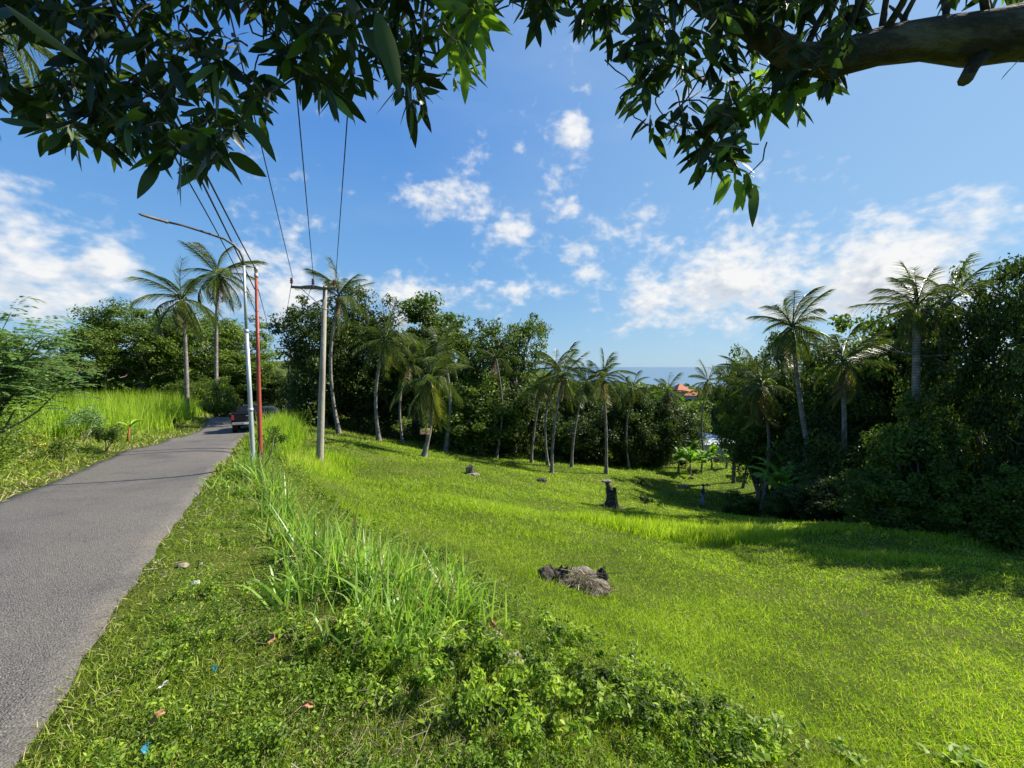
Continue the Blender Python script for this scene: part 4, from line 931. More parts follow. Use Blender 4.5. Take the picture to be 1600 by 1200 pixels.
RD = Vector((RE[8][0] - RE[6][0], RE[8][1] - RE[6][1])).normalized(); HEAD = math.atan2(-RD.x, RD.y)
def pickup(px, d, label):
    x = (px - 800) / F * d; t = empty('pickup_truck', (x, d, hz0(x, d) + .02), label, 'pickup truck'); t.rotation_euler = (slope_rot(x, d, RD), 0, HEAD)
    W = 1.80; bm = bmesh.new()
    loft(bm, [rect_ring(.02, W - .06, .62, 1.30), rect_ring(.12, W, .48, 1.32), rect_ring(1.5, W, .44, 1.32), rect_ring(1.6, W, .42, 1.18), rect_ring(3.6, W, .42, 1.16), rect_ring(4.6, W - .06, .45, 1.10), rect_ring(5.05, W - .2, .5, .95)])
    obj('body', bm, M['black'], t)
    bm = bmesh.new(); loft(bm, [rect_ring(1.55, 1.60, 1.15, 1.30, .05), rect_ring(1.75, 1.42, 1.16, 1.76, .09), rect_ring(2.9, 1.40, 1.16, 1.79, .09), rect_ring(3.6, 1.56, 1.14, 1.20, .03)]); obj('cab', bm, M['black'], t)
    bm = bmesh.new(); v = [(-.58, 1.60, 1.36), (.58, 1.60, 1.36), (.50, 1.715, 1.68), (-.50, 1.715, 1.68)]; v2 = [(a, b - .02, c) for a, b, c in v]; loft(bm, [v2, v]); obj('rear_window', bm, M['glass'], t)
    for s in (-1, 1):
        bm = bmesh.new(); v = [(s * .80, 1.8, 1.24), (s * .80, 3.2, 1.24), (s * .715, 2.9, 1.68), (s * .715, 1.95, 1.68)]; v2 = [(a + s * .015, b, c) for a, b, c in v]; loft(bm, [v, v2]); bmesh.ops.recalc_face_normals(bm, faces=bm.faces); obj('side_window', bm, M['glass'], t)
        bm = bmesh.new(); box(bm, (s * (W / 2 - .09), -.005, 1.02), (.15, .06, .34), bevel=.015); obj('taillight', bm, M['redlens'], t)
        bm = bmesh.new(); box(bm, (s * (W / 2 + .12), 3.1, 1.22), (.2, .08, .15), bevel=.02); obj('mirror', bm, M['black'], t)
        for y in (.95, 4.1): wheel(t, s * .76, y)
    bm = bmesh.new(); box(bm, (0, -.012, 1.02), (1.46, .05, .52), bevel=.02); box(bm, (0, -.035, 1.24), (1.46, .03, .05), bevel=.01); tg_ = obj('tailgate', bm, M['black'], t)
    bm = bmesh.new(); box(bm, (0, -.045, 1.10), (.20, .03, .06), bevel=.01); obj('handle', bm, M['bumper'], tg_)
    bm = bmesh.new(); box(bm, (0, -.12, .62), (1.72, .22, .17), bevel=.03); obj('rear_bumper', bm, M['bumper'], t)
    bm = bmesh.new(); box(bm, (0, -.238, .62), (.42, .01, .13)); obj('number_plate', bm, M['white'], t)
    bm = bmesh.new(); box(bm, (0, 1.5, 1.345), (1.7, .05, .05)); box(bm, (-.86, .75, 1.335), (.05, 1.45, .04)); box(bm, (.86, .75, 1.335), (.05, 1.45, .04)); obj('bed_rail', bm, M['black'], t)
    bm = bmesh.new(); box(bm, (.25, 2.3, 1.815), (1.0, .9, .03), bevel=.01); obj('roof_reflection', bm, M['bumper'], t)  # pale slab standing in for the white reflection on the cab roof
    return t
pickup(385, 26.5, 'black pickup truck seen from behind on the narrow road')
def car(px, d, label):
    x = (px - 800) / F * d; t = empty('parked_car', (x, d, hz0(x, d)), label, 'car'); t.rotation_euler = (slope_rot(x, d, RD), 0, HEAD + .1); W = 1.66
    bm = bmesh.new(); loft(bm, [rect_ring(0, W - .1, .45, .95), rect_ring(.15, W, .3, 1.0), rect_ring(3.4, W, .3, .95), rect_ring(3.9, W - .2, .4, .75)]); obj('body', bm, M['greypaint'], t)
    bm = bmesh.new(); loft(bm, [rect_ring(.1, 1.5, .96, 1.02, .02), rect_ring(.4, 1.3, .97, 1.50, .08), rect_ring(2.1, 1.3, .97, 1.52, .08), rect_ring(2.9, 1.45, .93, .99, .02)]); obj('cab', bm, M['greypaint'], t)
    bm = bmesh.new(); v = [(-.56, .10, 1.04), (.56, .10, 1.04), (.50, .30, 1.42), (-.50, .30, 1.42)]; loft(bm, [[(a, b - .015, c) for a, b, c in v], v]); obj('rear_window', bm, M['glass'], t)
    for s in (-1, 1):
        bm = bmesh.new(); box(bm, (s * .7, .0, .82), (.16, .05, .2), bevel=.01); obj('taillight', bm, M['redlens'], t)
        for y in (.7, 3.1): wheel(t, s * .70, y, .29, .18)
car(418, 31.5, 'grey car half hidden behind tall grass ahead of the pickup')

# ------------------------------------------------------------------ sign board on the palm
sg = at(664.5, 674, ground_at(662, 714).y - .36)
S = empty('sign_board', sg, 'small red and yellow board nailed to the short palm trunk', 'sign'); S.rotation_euler = (0, R(4), R(34))
def board():
    m, nt, out = mat_base('painted_board'); L = nt.links; tc = nt.nodes.new('ShaderNodeTexCoord')
    n = nt.nodes.new('ShaderNodeTexNoise'); n.inputs['Scale'].default_value = 9; n.inputs['Detail'].default_value = 4; L.new(tc.outputs['Object'], n.inputs[0]); sx = nt.nodes.new('ShaderNodeSeparateXYZ'); L.new(tc.outputs['Object'], sx.inputs[0])
    a = nt.nodes.new('ShaderNodeMath'); a.operation = 'MULTIPLY_ADD'; L.new(sx.outputs[2], a.inputs[0]); a.inputs[1].default_value = 1.6; L.new(n.outputs[0], a.inputs[2])
    c = ramp(nt, a.outputs[0], [(.2, (.70, .45, .42)), (.36, (.60, .16, .09)), (.5, (.75, .48, .16)), (.72, (.55, .52, .24))])
    p = nt.nodes.new('ShaderNodeBsdfPrincipled'); p.inputs['Roughness'].default_value = .6; L.new(c, p.inputs['Base Color']); L.new(p.outputs[0], out.inputs[0]); return m
bm = bmesh.new(); box(bm, (0, 0, 0), (.66, .02, .38), bevel=.004); obj('panel', bm, board(), S)
bm = bmesh.new(); box(bm, (-.345, -.002, 0), (.03, .035, .42)); box(bm, (.345, -.002, 0), (.03, .035, .42)); obj('frame', bm, M['stumpwood'], S)
bm = bmesh.new(); box(bm, (.045, -.014, 0), (.03, .012, .37)); obj('red_stripe', bm, M['redpaint'], S)
bm = bmesh.new()
for (a, b, w_) in ((-.2, .07, .14), (-.05, .09, .08), (-.22, .0, .1), (-.08, -.01, .13), (.17, .06, .16), (.2, -.02, .12)): box(bm, (a, -.0125, b), (w_, .006, .025))
obj('faded_lettering', bm, M['straw'], S)

# ------------------------------------------------------------------ stumps
def lump(name, r, seed, m, parent=None, amp=.3, loc=(0, 0, 0), sub=4):
    bm = bmesh.new(); bmesh.ops.create_icosphere(bm, subdivisions=sub, radius=1); rs = np.random.RandomState(seed); k = rs.randn(9, 3) * 2.1; ph = rs.rand(9) * 6
    for v in bm.verts:
        p = np.array(v.co); f = 1 + amp * sum(math.sin(k[i] @ p * (1 + .35 * i) + ph[i]) / (1 + i) for i in range(9)) * .5; v.co = Vector((p[0] * r[0] * f + loc[0], p[1] * r[1] * f + loc[1], p[2] * r[2] * f + loc[2]))
    return obj(name, bm, m, parent, True)
def jag_stump(name, R0, H, seed, m, parent=None, loc=(0, 0, 0), lean=(0, 0), nseg=22, jag=.35):
    rs = np.random.RandomState(seed); bm = bmesh.new(); rings = []; nz = 9; ph = rs.rand(4) * 6
    for i in range(nz):
        u = i / (nz - 1); ring = []
        for k in range(nseg):
            a = 2 * PI * k / nseg; rr = R0 * (1.35 - .45 * sm(u / .5)) * (1 + .16 * math.sin(5 * a + ph[0]) + .08 * math.sin(9 * a + ph[1]) + .04 * rs.randn()); zz = H * u * (1 + (jag * (.6 * math.sin(2 * a + ph[2]) + .4 * math.sin(5 * a + ph[3])) + .12 * rs.randn() * jag) * u ** 2)
            ring.append((loc[0] + lean[0] * u + math.cos(a) * rr, loc[1] + lean[1] * u + math.sin(a) * rr, loc[2] - .1 + zz))
        rings.append(ring)
    inn = []
    for k in range(nseg): p = rings[-1][k]; inn.append((loc[0] + lean[0] + (p[0] - loc[0] - lean[0]) * .55, loc[1] + lean[1] + (p[1] - loc[1] - lean[1]) * .55, loc[2] + H * .62 + .04 * rs.randn()))
    rings.append(inn); loft(bm, rings); bmesh.ops.recalc_face_normals(bm, faces=bm.faces); return obj(name, bm, m, parent)
def straw_pile(name, c, rx, ry, hgt, n, seed, parent, Lr=(.15, .55), w=.007):
    rs = np.random.RandomState(seed); a = rs.rand(n) * 2 * PI; q = np.sqrt(rs.rand(n)); x = c[0] + np.cos(a) * q * rx; y = c[1] + np.sin(a) * q * ry; z = c[2] + hgt * (1 - q ** 2) * (.5 + .5 * rs.rand(n)) + .02
    b = rs.rand(n) * 2 * PI; D = np.stack([np.cos(b) + .5 * np.cos(a), np.sin(b) + .5 * np.sin(a), rs.randn(n) * .28 - .1], -1)
    V, Q, T = ribbons(np.stack([x, y, z], -1), D, rs.uniform(*Lr, n), w * rs.uniform(.6, 1.8, n), .15 * rs.rand(n), np.clip(.6 + .25 * rs.randn(n), 0, 1), 3, rs=rs, prof='strip'); g = Geo(); g.add(V, Q, None, T); return g.build(name, M['straw'], parent)
c = STUMP_C; S = empty('palm_stump', c, 'low rotting palm stump under dry straw in the near field', 'stump')
lump('root_ball', (.46, .30, .20), 4, M['stumpwood'], S, .55, (.12, 0, .02), 5); lump('root_ball', (.30, .24, .20), 14, M['char'], S, .8, (-.36, -.02, .04), 5)
jag_stump('charred_wall', .19, .40, 3, M['char'], S, (-.24, .0, .0), (.0, .0), jag=.22, nseg=34); jag_stump('charred_wall', .12, .36, 8, M['char'], S, (.56, .04, -.04), (.06, .02), jag=.3, nseg=30)
lump('root', (.24, .14, .10), 5, M['char'], S, .8, (-.62, -.10, .0)); lump('root', (.24, .12, .13), 6, M['char'], S, .8, (.06, -.28, .05)); lump('root', (.16, .12, .10), 7, M['char'], S, .8, (.40, -.20, .0))
straw_pile('straw_heap', (.14, -.05, .10), .36, .28, .18, 750, 2, S, (.06, .26), .006); straw_pile('straw_heap', (.45, -.12, .0), .28, .24, .14, 330, 3, S, (.08, .3), .006); straw_pile('straw_heap', (-.3, -.16, .04), .34, .22, .10, 160, 5, S, (.08, .3), .006); straw_pile('dry_stalks', (.05, -.1, .2), .3, .2, .1, 26, 15, S, (.35, .75), .009)
_r = np.random.RandomState(4); _n = 520; _a = _r.rand(_n) * 2 * PI; _x = c.x + .1 + np.cos(_a) * (.72 + .12 * _r.randn(_n)); _y = c.y - .03 + np.sin(_a) * (.42 + .1 * _r.randn(_n))
_V, _Q, _T = blades_at(_x, _y, _y, _r.uniform(.08, .22, _n), .009, .9, _r, np.clip(.5 + .25 * _r.randn(_n), .1, 1), .4); tag(mesh_np('grass_fringe', _V, _Q, None, [M['lawn']], _T), 'longer grass growing round the rotting stump', 'grass', kind='stuff')
tube_obj('twig', [(.02, .1, .2), (.08, .1, .38), (.10, .1, .48)], [.008, .006, .003], M['char'], S, 5)
c = ground_at(955, 793); S = empty('tree_stump', c, 'tall dark stump with a pale flat cap on its leaning tip', 'stump')
k_ = c.y / 22
jag_stump('charred_trunk', .30 * k_, 1.12 * k_, 12, M['char'], S, (.05, 0, 0), (-.06, 0), jag=.18); 
tube_obj('leaning_tip', [(0, 0, .8 * k_), (-.14 * k_, 0, 1.15 * k_), (-.28 * k_, 0, 1.42 * k_)], [.2 * k_, .14 * k_, .09 * k_], M['char'], S, 9)
lump('flat_cap', (.25 * k_, .2 * k_, .085 * k_), 3, M['stone'], S, .25, (-.26 * k_, 0, 1.46 * k_)); lump('root', (.45 * k_, .3 * k_, .16 * k_), 9, M['char'], S, .5, (-.25, 0, 0))
straw_pile('dry_grass_tuft', (.05, -.15, 0), .4, .3, .1, 160, 6, S, (.2, .5), .015)
c = ground_at(735, 741); S = empty('tree_stump', c, 'small weathered brown stump on the upper field', 'stump'); jag_stump('stump', .25, .5, 21, M['stumpwood'], S, jag=.5); lump('root', (.42, .3, .14), 22, M['stumpwood'], S, .5)
for (px, py, r_, lb, mt) in ((1007, 760, .30, 'dark burnt clod left of the leaf-covered mound', 'char'), (846, 753, .28, 'small dark wood scrap below the leaning palm', 'char'), (1070, 762, .45, 'low brown earth mound left of the standing person', 'stumpwood'), (1107, 759, .25, 'small dark lump behind the standing person', 'char'), (1081, 748, .28, 'round dark coconut-sized lump near the banana plants', 'char')):
    if px == 1007: continue
    c = ground_at(px, py); o = lump('wood_lump', (r_, r_ * .7, r_ * .55), int(px), M[mt], None, .5, (0, 0, r_ * .2), 3); o.location = c; tag(o, lb, 'debris')
# small bushes in the field
rsb = np.random.RandomState(5)
def small_bush(px, py, r_, label, mt='dark', n=600, leaf=.10, name='low_bush', hgt=.8, stems=6):
    c = ground_at(px, py); t = empty(name, c, label, 'bush'); K = 12; C = rsb.randn(K, 3) * [r_ * .4, r_ * .4, r_ * .22] + [0, 0, r_ * hgt]
    V, T, ti = leaf_cloud(C, r_ * .35, n // K, leaf, rsb, .8, .5, .5); g = Geo(); g.add(V, None, T, ti); g.build('leaves', M[mt], t)
    g = Geo()
    for i in range(stems): limb(g, (0, 0, -.05), tuple(C[i % K]), .02 * r_ + .006, .005, rsb, 5, .08, 5)
    g.build('stems', M['bark'], t)
    return t
small_bush(1005, 762, .55, 'small dark bush right of the tall stump, upper one', leaf=.13)
small_bush(1010, 788, .42, 'small bush right of the tall stump, lower one in shade', leaf=.11)
small_bush(432, 712, .62, 'dark green leafy shrub on a leaning stem beside the red pole', 'mid', 900, .09, 'leaning_shrub', 1.3)
small_bush(470, 720, .38, 'small shrub between the red pole and the concrete pole', 'mid', 500, .07)
small_bush(165, 706, .62, 'dark round-leafed shrub on the left verge', 'mid', 1000, .10, hgt=.95)
small_bush(268, 668, .6, 'dark green shrub low in the elephant grass near the pickup', 'dark', 700, .10)
small_bush(95, 722, .55, 'shrub with small yellow flowers at the far left verge', 'light', 900, .07)
small_bush(130, 690, .9, 'feathery bright green shrub standing in the elephant grass', 'blue', 1800, .08, hgt=1.1)
c = ground_at(58, 722); g = Geo(); n = 26; P = np.c_[rsb.randn(n) * .25, rsb.randn(n) * .2, .5 + rsb.rand(n) * .35]; V, T, ti = leaf_cards(P, rsb.randn(n, 3) + [0, -.5, 1], .04, .04, .5, rsb); g.add(V, None, T, ti); o = g.build('flowers', M['flower']); o.location = c; tag(o, 'yellow flowers low in the left roadside scrub', 'flowers')
# sapling with reddish stem
c = ground_at(199, 692); S = empty('palm_seedling', c, 'young sapling with a reddish stem and arched leaves on the left verge', 'sapling')
tube_obj('stem', [(0, 0, -.1), (.05, 0, .35), (.14, 0, .75)], [.05, .035, .02], M['redpaint'], S, 8)
P = np.tile([.14, 0, .72], (9, 1)); a = np.arange(9) * .9; D = np.stack([np.cos(a) * .8, np.sin(a) * .8, 1 + 0 * a], -1); V, Q, T = ribbons(P, D, 1.0, .10, .55, .5, 6, fold=.2, rs=rsb, prof='leaf'); g = Geo(); g.add(V, Q, None, T); g.build('leaves', M['elephant'], S)
# leaning dead stick near pole foot
c = ground_at(411, 745); o = tube_obj('bare_stick', [(0, 0, -.1), (.12, 0, .35), (.2, .05, .62), (.26, .05, .95)], [.022, .02, .016, .01], M['bark'], None, 7); o.location = c; tag(o, 'thin leaning bare stick in the grass below the red pole', 'stick')
for (px, py, lx, hh, r_, lb) in ((1187, 790, .02, 2.6, .05, 'thin straight post at the shaded corner of the field'), (1206, 784, .0, 2.9, .11, 'pale upright trunk right of the thin post'), (1203, 788, -.75, 3.2, .13, 'dark trunk leaning left between the thin post and the pale trunk')):
    c = ground_at(px, py); o = tube_obj('thin_trunk', [(0, 0, -.2), (lx * .3, 0, hh * .35), (lx * .65, 0, hh * .7), (lx, 0, hh)], [r_ * 1.3, r_, r_ * .9, r_ * .7], M['bark'], None, 8); o.location = c; tag(o, lb, 'trunk')
small_bush(1196, 745, 1.3, 'leafy dark crown over the thin trunks at the shaded corner', 'dark', 2600, .2, 'small_tree', 2.7)

# ------------------------------------------------------------------ feathery tree at the near left
def feathery():
    rs = np.random.RandomState(31); b = Vector((-14.2, 10.9, hz(-14.2, 10.9))); t = empty('feathery_tree', b, 'small feathery-leaved tree at the left edge by the road', 'tree')
    g = Geo(); lg = Geo(); Pl = []; Dl = []; Ll = []; sd = []
    g.tube([(0, 0, -.3), (0, 0, 0), (.1, .05, .7), (.3, .1, 1.7)], [.11, .10, .07, .05], 8); tips = []
    for i in range(26):
        a = 2.399 * i; rr = rs.uniform(.5, 2.5); e = np.array([math.cos(a) * rr + .5, math.sin(a) * rr * .7, 5.2 - .42 * rr - rs.uniform(0, 2.3)])
        pts = limb(g, (.1 + .2 * rs.rand(), .05, rs.uniform(.8, 1.7)), e, .032, .007, rs, 8, .05, 5)
        for p in pts[3:]:
            for _ in range(9): tips.append(np.array(p) + rs.randn(3) * .22)
    for p in tips:
        d = rs.randn(3); d[2] = abs(d[2]) * .35; d = d / np.linalg.norm(d); L = rs.uniform(.30, .6); s_ = np.cross(d, [0, 0, 1]); s_ /= np.linalg.norm(s_)
        for k in range(9):
            u = .15 + .85 * k / 8; q = p + d * L * u + np.array([0, 0, -.3 * L * u * u])
            for sg_ in (-1, 1): Pl.append(q + s_ * sg_ * .02); Dl.append(s_ * sg_ + d * .5 + [0, 0, -.2]); Ll.append(rs.uniform(.07, .11))
    N = len(Pl); V, Q, T = ribbons(np.array(Pl), np.array(Dl), np.array(Ll) * 1.15, .056, .1, np.clip(.5 + .24 * rs.randn(N), 0, 1), 2, side=rs.randn(N, 3) * .3 + [0, 0, 1.], rs=rs, prof='leaf'); lg.add(V, Q, None, T)
    g.build('trunk', M['bark'], t, smooth=True); lg.build('crown', M['blue'], t)
feathery()

# ------------------------------------------------------------------ distant buildings
def house(px, py, d, w, dp, hw, hr, label, m_roof, rz=0., eave=.5, name='house', base=None):
    """px,py: eave level centre"""
    p = at(px, py, d); t = empty(name, (p.x, p.y, 0), label, 'house', None, rz); gz = hz(p.x, p.y); zt = p.z
    bm = bmesh.new(); box(bm, (0, 0, (gz - 1 + zt) / 2), (w, dp, zt - gz + 1)); obj('wall', bm, M['wall'], t)
    bm = bmesh.new(); W2, D2 = w / 2 + eave, dp / 2 + eave; rg = max(0, W2 - D2)
    v = [bm.verts.new(q) for q in ((-W2, -D2, zt), (W2, -D2, zt), (W2, D2, zt), (-W2, D2, zt), (-rg - .01, 0, zt + hr), (rg + .01, 0, zt + hr))]
    for f in ((0, 1, 5, 4), (1, 2, 5), (2, 3, 4, 5), (3, 0, 4), (3, 2, 1, 0)): bm.faces.new([v[k] for k in f])
    obj('roof', bm, m_roof, t)
    for k in range(max(2, int(w / 2.2))):
        bm = bmesh.new(); x = -w / 2 + w * (k + .5) / max(2, int(w / 2.2)); box(bm, (x, -dp / 2 - .02, zt - 1.5), (1.0, .08, 1.2)); f = obj('window', bm, M['white'], t); bm = bmesh.new(); box(bm, (x, -dp / 2 - .07, zt - 1.5), (.84, .03, 1.04)); obj('pane', bm, M['glass'], f)
    return t
house(1062, 611, 105, 3.6, 3.6, 3, 2.0, 'cream house wing with a pointed orange tile roof beyond the trees', M['orange_tile'], .2)
house(1081, 617, 104, 4.2, 4, 3, 1.5, 'lower orange tile roof right of the pointed one', M['orange_tile'], -.15)
house(1105, 688, 58, 5.5, 5, 3, 1.0, 'low shed with a pale bluish metal roof behind the banana plants', M['zinc'], .2, name='shed')
house(1084, 676, 62, 2.2, 3, 3, .4, 'small white roof above the left end of the pale shed', M['white'], -.1, name='shed')
house(1126, 636, 75, 3.0, 3, 3, .3, 'flat white roof glimpsed right of the house among the palms', M['white'], 0, name='shed')

# ------------------------------------------------------------------ person
def skin_obj(name, verts, edges, radii, m, parent, sub=2, root=0):
    me = bpy.data.meshes.new(name); me.from_pydata(verts, edges, []); me.materials.append(m); o = link(bpy.data.objects.new(name, me), parent)
    md = o.modifiers.new('skin', 'SKIN'); md.use_smooth_shade = True
    for i, r_ in enumerate(radii): me.skin_vertices[0].data[i].radius = r_ if isinstance(r_, tuple) else (r_, r_)
    me.skin_vertices[0].data[root].use_root = True
    s = o.modifiers.new('sub', 'SUBSURF'); s.levels = s.render_levels = sub; return o
def skin_layer(me):
    if not me.skin_vertices: me.skin_vertices.new() if hasattr(me.skin_vertices, 'new') else None
def person(px, py, label):
    c = ground_at(px, py); s = 1.0; t = empty('person', c, label, 'person'); t.rotation_euler = (0, 0, R(75)); t.scale = (s,) * 3
    # faces local -Y
    V = [(0, 0, .96), (0, .01, 1.15), (0, .01, 1.36), (0, 0, 1.46), (0, -.015, 1.53), (0, -.02, 1.62), (0, -.01, 1.70),
         (-.09, 0, .90), (-.11, -.02, .50), (-.12, .02, .09), (-.12, -.12, .03), (.09, 0, .90), (.12, .05, .50), (.14, .12, .10), (.14, -.01, .03),
         (-.19, 0, 1.38), (-.24, -.02, 1.12), (-.16, -.24, 1.14), (-.13, -.31, 1.17), (.19, 0, 1.38), (.25, -.01, 1.12), (.15, -.22, 1.10), (.10, -.30, 1.15)]
    E = [(0, 1), (1, 2), (2, 3), (3, 4), (4, 5), (5, 6), (0, 7), (7, 8), (8, 9), (9, 10), (0, 11), (11, 12), (12, 13), (13, 14), (2, 15), (15, 16), (16, 17), (17, 18), (2, 19), (19, 20), (20, 21), (21, 22)]
    Rr = [(.13, .10), (.12, .09), (.14, .09), .05, .055, (.078, .092), (.06, .07), .085, .055, .038, .035, .085, .055, .038, .035, .05, .038, .028, .025, .05, .038, .028, .025]
    # hands: five short finger chains rooted in each palm
    for wrist, sx in ((18, 1), (22, -1)):
        w = V[wrist]
        for k in range(5):
            a = len(V); dx = (k - 2) * .016
            V.append((w[0] + dx, w[1] - .045, w[2] + .01)); V.append((w[0] + dx + sx * .006, w[1] - .075, w[2] + (.035 if k < 4 else .01))); E += [(wrist, a), (a, a + 1)]; Rr += [.010, .008]
    V += [(0, -.115, 1.615)]; E += [(5, len(V) - 1)]; Rr += [.012]
    skin_obj('body', V, E, Rr, M['skin'], t)
    skin_obj('shirt', [(0, 0, .93), (0, .01, 1.15), (0, .01, 1.37), (0, 0, 1.44), (-.19, 0, 1.39), (-.235, -.01, 1.20), (.19, 0, 1.39), (.245, 0, 1.20)], [(0, 1), (1, 2), (2, 3), (2, 4), (4, 5), (2, 6), (6, 7)], [(.155, .125), (.15, .115), (.165, .115), .07, .072, .06, .072, .06], M['shirt'], t)
    skin_obj('trousers', [(0, 0, .98), (-.09, 0, .88), (-.11, -.02, .50), (-.12, .02, .12), (.09, 0, .88), (.12, .05, .50), (.14, .12, .13)], [(0, 1), (1, 2), (2, 3), (0, 4), (4, 5), (5, 6)], [(.15, .12), .105, .078, .062, .105, .078, .062], M['trouser'], t)
    bm = bmesh.new(); bmesh.ops.create_uvsphere(bm, u_segments=16, v_segments=10, radius=1, matrix=Matrix.Translation((0, .012, 1.675)) @ Matrix.Diagonal((.096, .108, .095, 1))); obj('hair', bm, M['hair'], t, True)
    for sx in (-1, 1):
        bm = bmesh.new(); box(bm, (sx * .13, -.06 if sx < 0 else .06, .035), (.09, .25, .07), bevel=.02); obj('shoe', bm, M['hair'], t)
    ph = bmesh.new(); box(ph, (0, 0, 0), (.075, .012, .15), bevel=.004); o = obj('phone', ph, M['glass']); tag(o, 'dark phone held up by the standing person', 'phone'); o.matrix_world = Matrix.Translation(c) @ Matrix.Rotation(R(75), 4, 'Z') @ Matrix.Translation((-.02, -.37, 1.19)) @ Matrix.Rotation(R(-25), 4, 'X')
try: person(1098, 792, 'person in dark shirt and grey-blue trousers standing in the shaded lower field')
except Exception as ex: print('PERSON FAIL', ex)

# ------------------------------------------------------------------ stones, litter, dry leaves, broadleaf weeds on the bank
for i, (px, py, r_, lb, mt) in enumerate(((800, 1040, .085, 'largest pale stone half buried in the bank', 'stone'), (772, 1000, .06, 'small stone above the largest pale stone on the bank', 'stone'), (286, 888, .045, 'tan stone on the verge near the road edge', 'stone'), (306, 914, .035, 'white pebble in the verge below the tan stone', 'white'), (640, 905, .07, 'pale stone hidden in the tall grass clumps', 'stone'), (395, 915, .05, 'grey stone in the weeds at the foot of the tall grass', 'stone'))):
    c = ground_at(px, py); o = lump('stone', (r_ * 1.3, r_, r_ * .7), 50 + i, M[mt], None, .3, (0, 0, r_ * .45), 3); o.location = c; tag(o, lb, 'stone')
def scrap(px, py, s, label, mt, name='plastic_scrap', seed=0, lift=.05):
    rs = np.random.RandomState(seed); bm = bmesh.new(); bmesh.ops.create_grid(bm, x_segments=7, y_segments=5, size=1)
    for v in bm.verts: v.co = Vector((v.co.x * s, v.co.y * s * .55 * (1 - .5 * abs(v.co.x)), s * (.35 * math.sin(2.4 * v.co.x + seed) + .25 * math.sin(3.3 * v.co.y + seed * 2) + .08 * rs.randn())))
    o = obj(name, bm, M[mt]); sd = o.modifiers.new('s', 'SOLIDIFY'); sd.thickness = .0015; c = ground_at(px, py); o.location = c + Vector((0, 0, lift)); o.rotation_euler = (rs.uniform(.2, .7), rs.uniform(-.4, .4), rs.uniform(0, 6)); tag(o, label, 'litter' if 'leaf' not in name else 'leaf'); return o
scrap(228, 1196, .038, 'bright blue plastic scrap at the bottom edge of the verge', 'teal', seed=1, lift=.09); scrap(335, 1057, .028, 'teal plastic wrapper lying in the verge weeds', 'teal', seed=2); scrap(255, 1085, .028, 'crumpled white plastic left of the teal wrapper', 'white', seed=3); scrap(315, 888, .03, 'white plastic bit right of the tan stone', 'white', seed=4)
scrap(424, 1020, .045, 'brown dry leaf lying in the verge below the tall grass', 'dry', 'dry_leaf', 5, .1); scrap(770, 997, .07, 'large curled tan leaf above the bank stones', 'dry', 'dry_leaf', 6, .12); scrap(245, 1140, .04, 'brown dry leaf near the road edge at the bottom left', 'dry', 'dry_leaf', 7, .07); scrap(480, 1130, .035, 'small brown dry leaf in the foreground weeds', 'dry', 'dry_leaf', 8, .1)
def broad_weed(px, py, n, spread, hgt, leaf, label, seed, mt='weed', tint=.75):
    rs = np.random.RandomState(seed); c = ground_at(px, py); t = empty('broadleaf_weed', c, label, 'weed', 'broad-leaved weeds on the bank'); g = Geo(); lg = Geo(); P = []; D = []
    for i in range(n):
        e = np.array([rs.randn() * spread, rs.randn() * spread * .7, hgt * rs.uniform(.45, 1.1)]); pts = limb(g, (e[0] * .2, e[1] * .2, -.03), e, .006, .002, rs, 6, .10, 5)
        for p in pts[2:]:
            for _ in range(2): a = rs.rand() * 2 * PI; P.append(p); D.append((math.cos(a), math.sin(a), rs.uniform(-.1, .7)))
    P = np.array(P); D = np.array(D); N = len(P); V, Q, T = ribbons(P, D, leaf * rs.uniform(.55, 1.15, N), leaf * .52 * rs.uniform(.8, 1.1, N), .25 * rs.rand(N), np.clip(tint + .18 * rs.randn(N), 0, 1), 5, side=rs.randn(N, 3) * .35 + [0, 0, 1.], fold=.25, rs=rs, prof='leaf'); lg.add(V, Q, None, T)
    g.build('stems', M['bark'], t); lg.build('leaves', M[mt], t, smooth=True)
for a in ((1210, 1175, 9, .14, .30, .075, 'vine with round yellow-green leaves and a dark stem at the bottom right of the bank', 1), (1085, 1120, 12, .18, .22, .065, 'broad-leaved weed left of the dark-stemmed vine', 2), (1000, 1075, 12, .18, .30, .06, 'broad-leaved weed with an upright stalk at the bank crest', 3), (940, 1130, 14, .2, .2, .06, 'shaded broad-leaved weed in the middle of the bank', 4), (860, 1150, 14, .2, .2, .06, 'broad-leaved weed at the bottom centre of the picture', 5), (1130, 1190, 10, .15, .2, .08, 'large pale-leaved weed at the bottom edge under the vine', 6), (700, 1020, 10, .15, .18, .055, 'leafy weed at the right foot of the tall grass', 7), (610, 1110, 9, .13, .13, .05, 'leafy weed in the bottom foreground below the tall grass', 8), (830, 1060, 10, .16, .16, .05, 'leafy weed beside the largest pale stone', 9), (460, 1000, 8, .12, .12, .05, 'leafy weed beside the brown dry leaf on the verge', 10), (720, 1130, 12, .16, .16, .05, 'leafy weed left of the bottom centre bank', 11), (1500, 1195, 8, .18, .12, .09, 'large pale-leaved weed at the bottom right corner', 12), (1330, 1195, 8, .16, .12, .07, 'thin weed between the vine and the bottom right corner', 13)):
    broad_weed(*a)
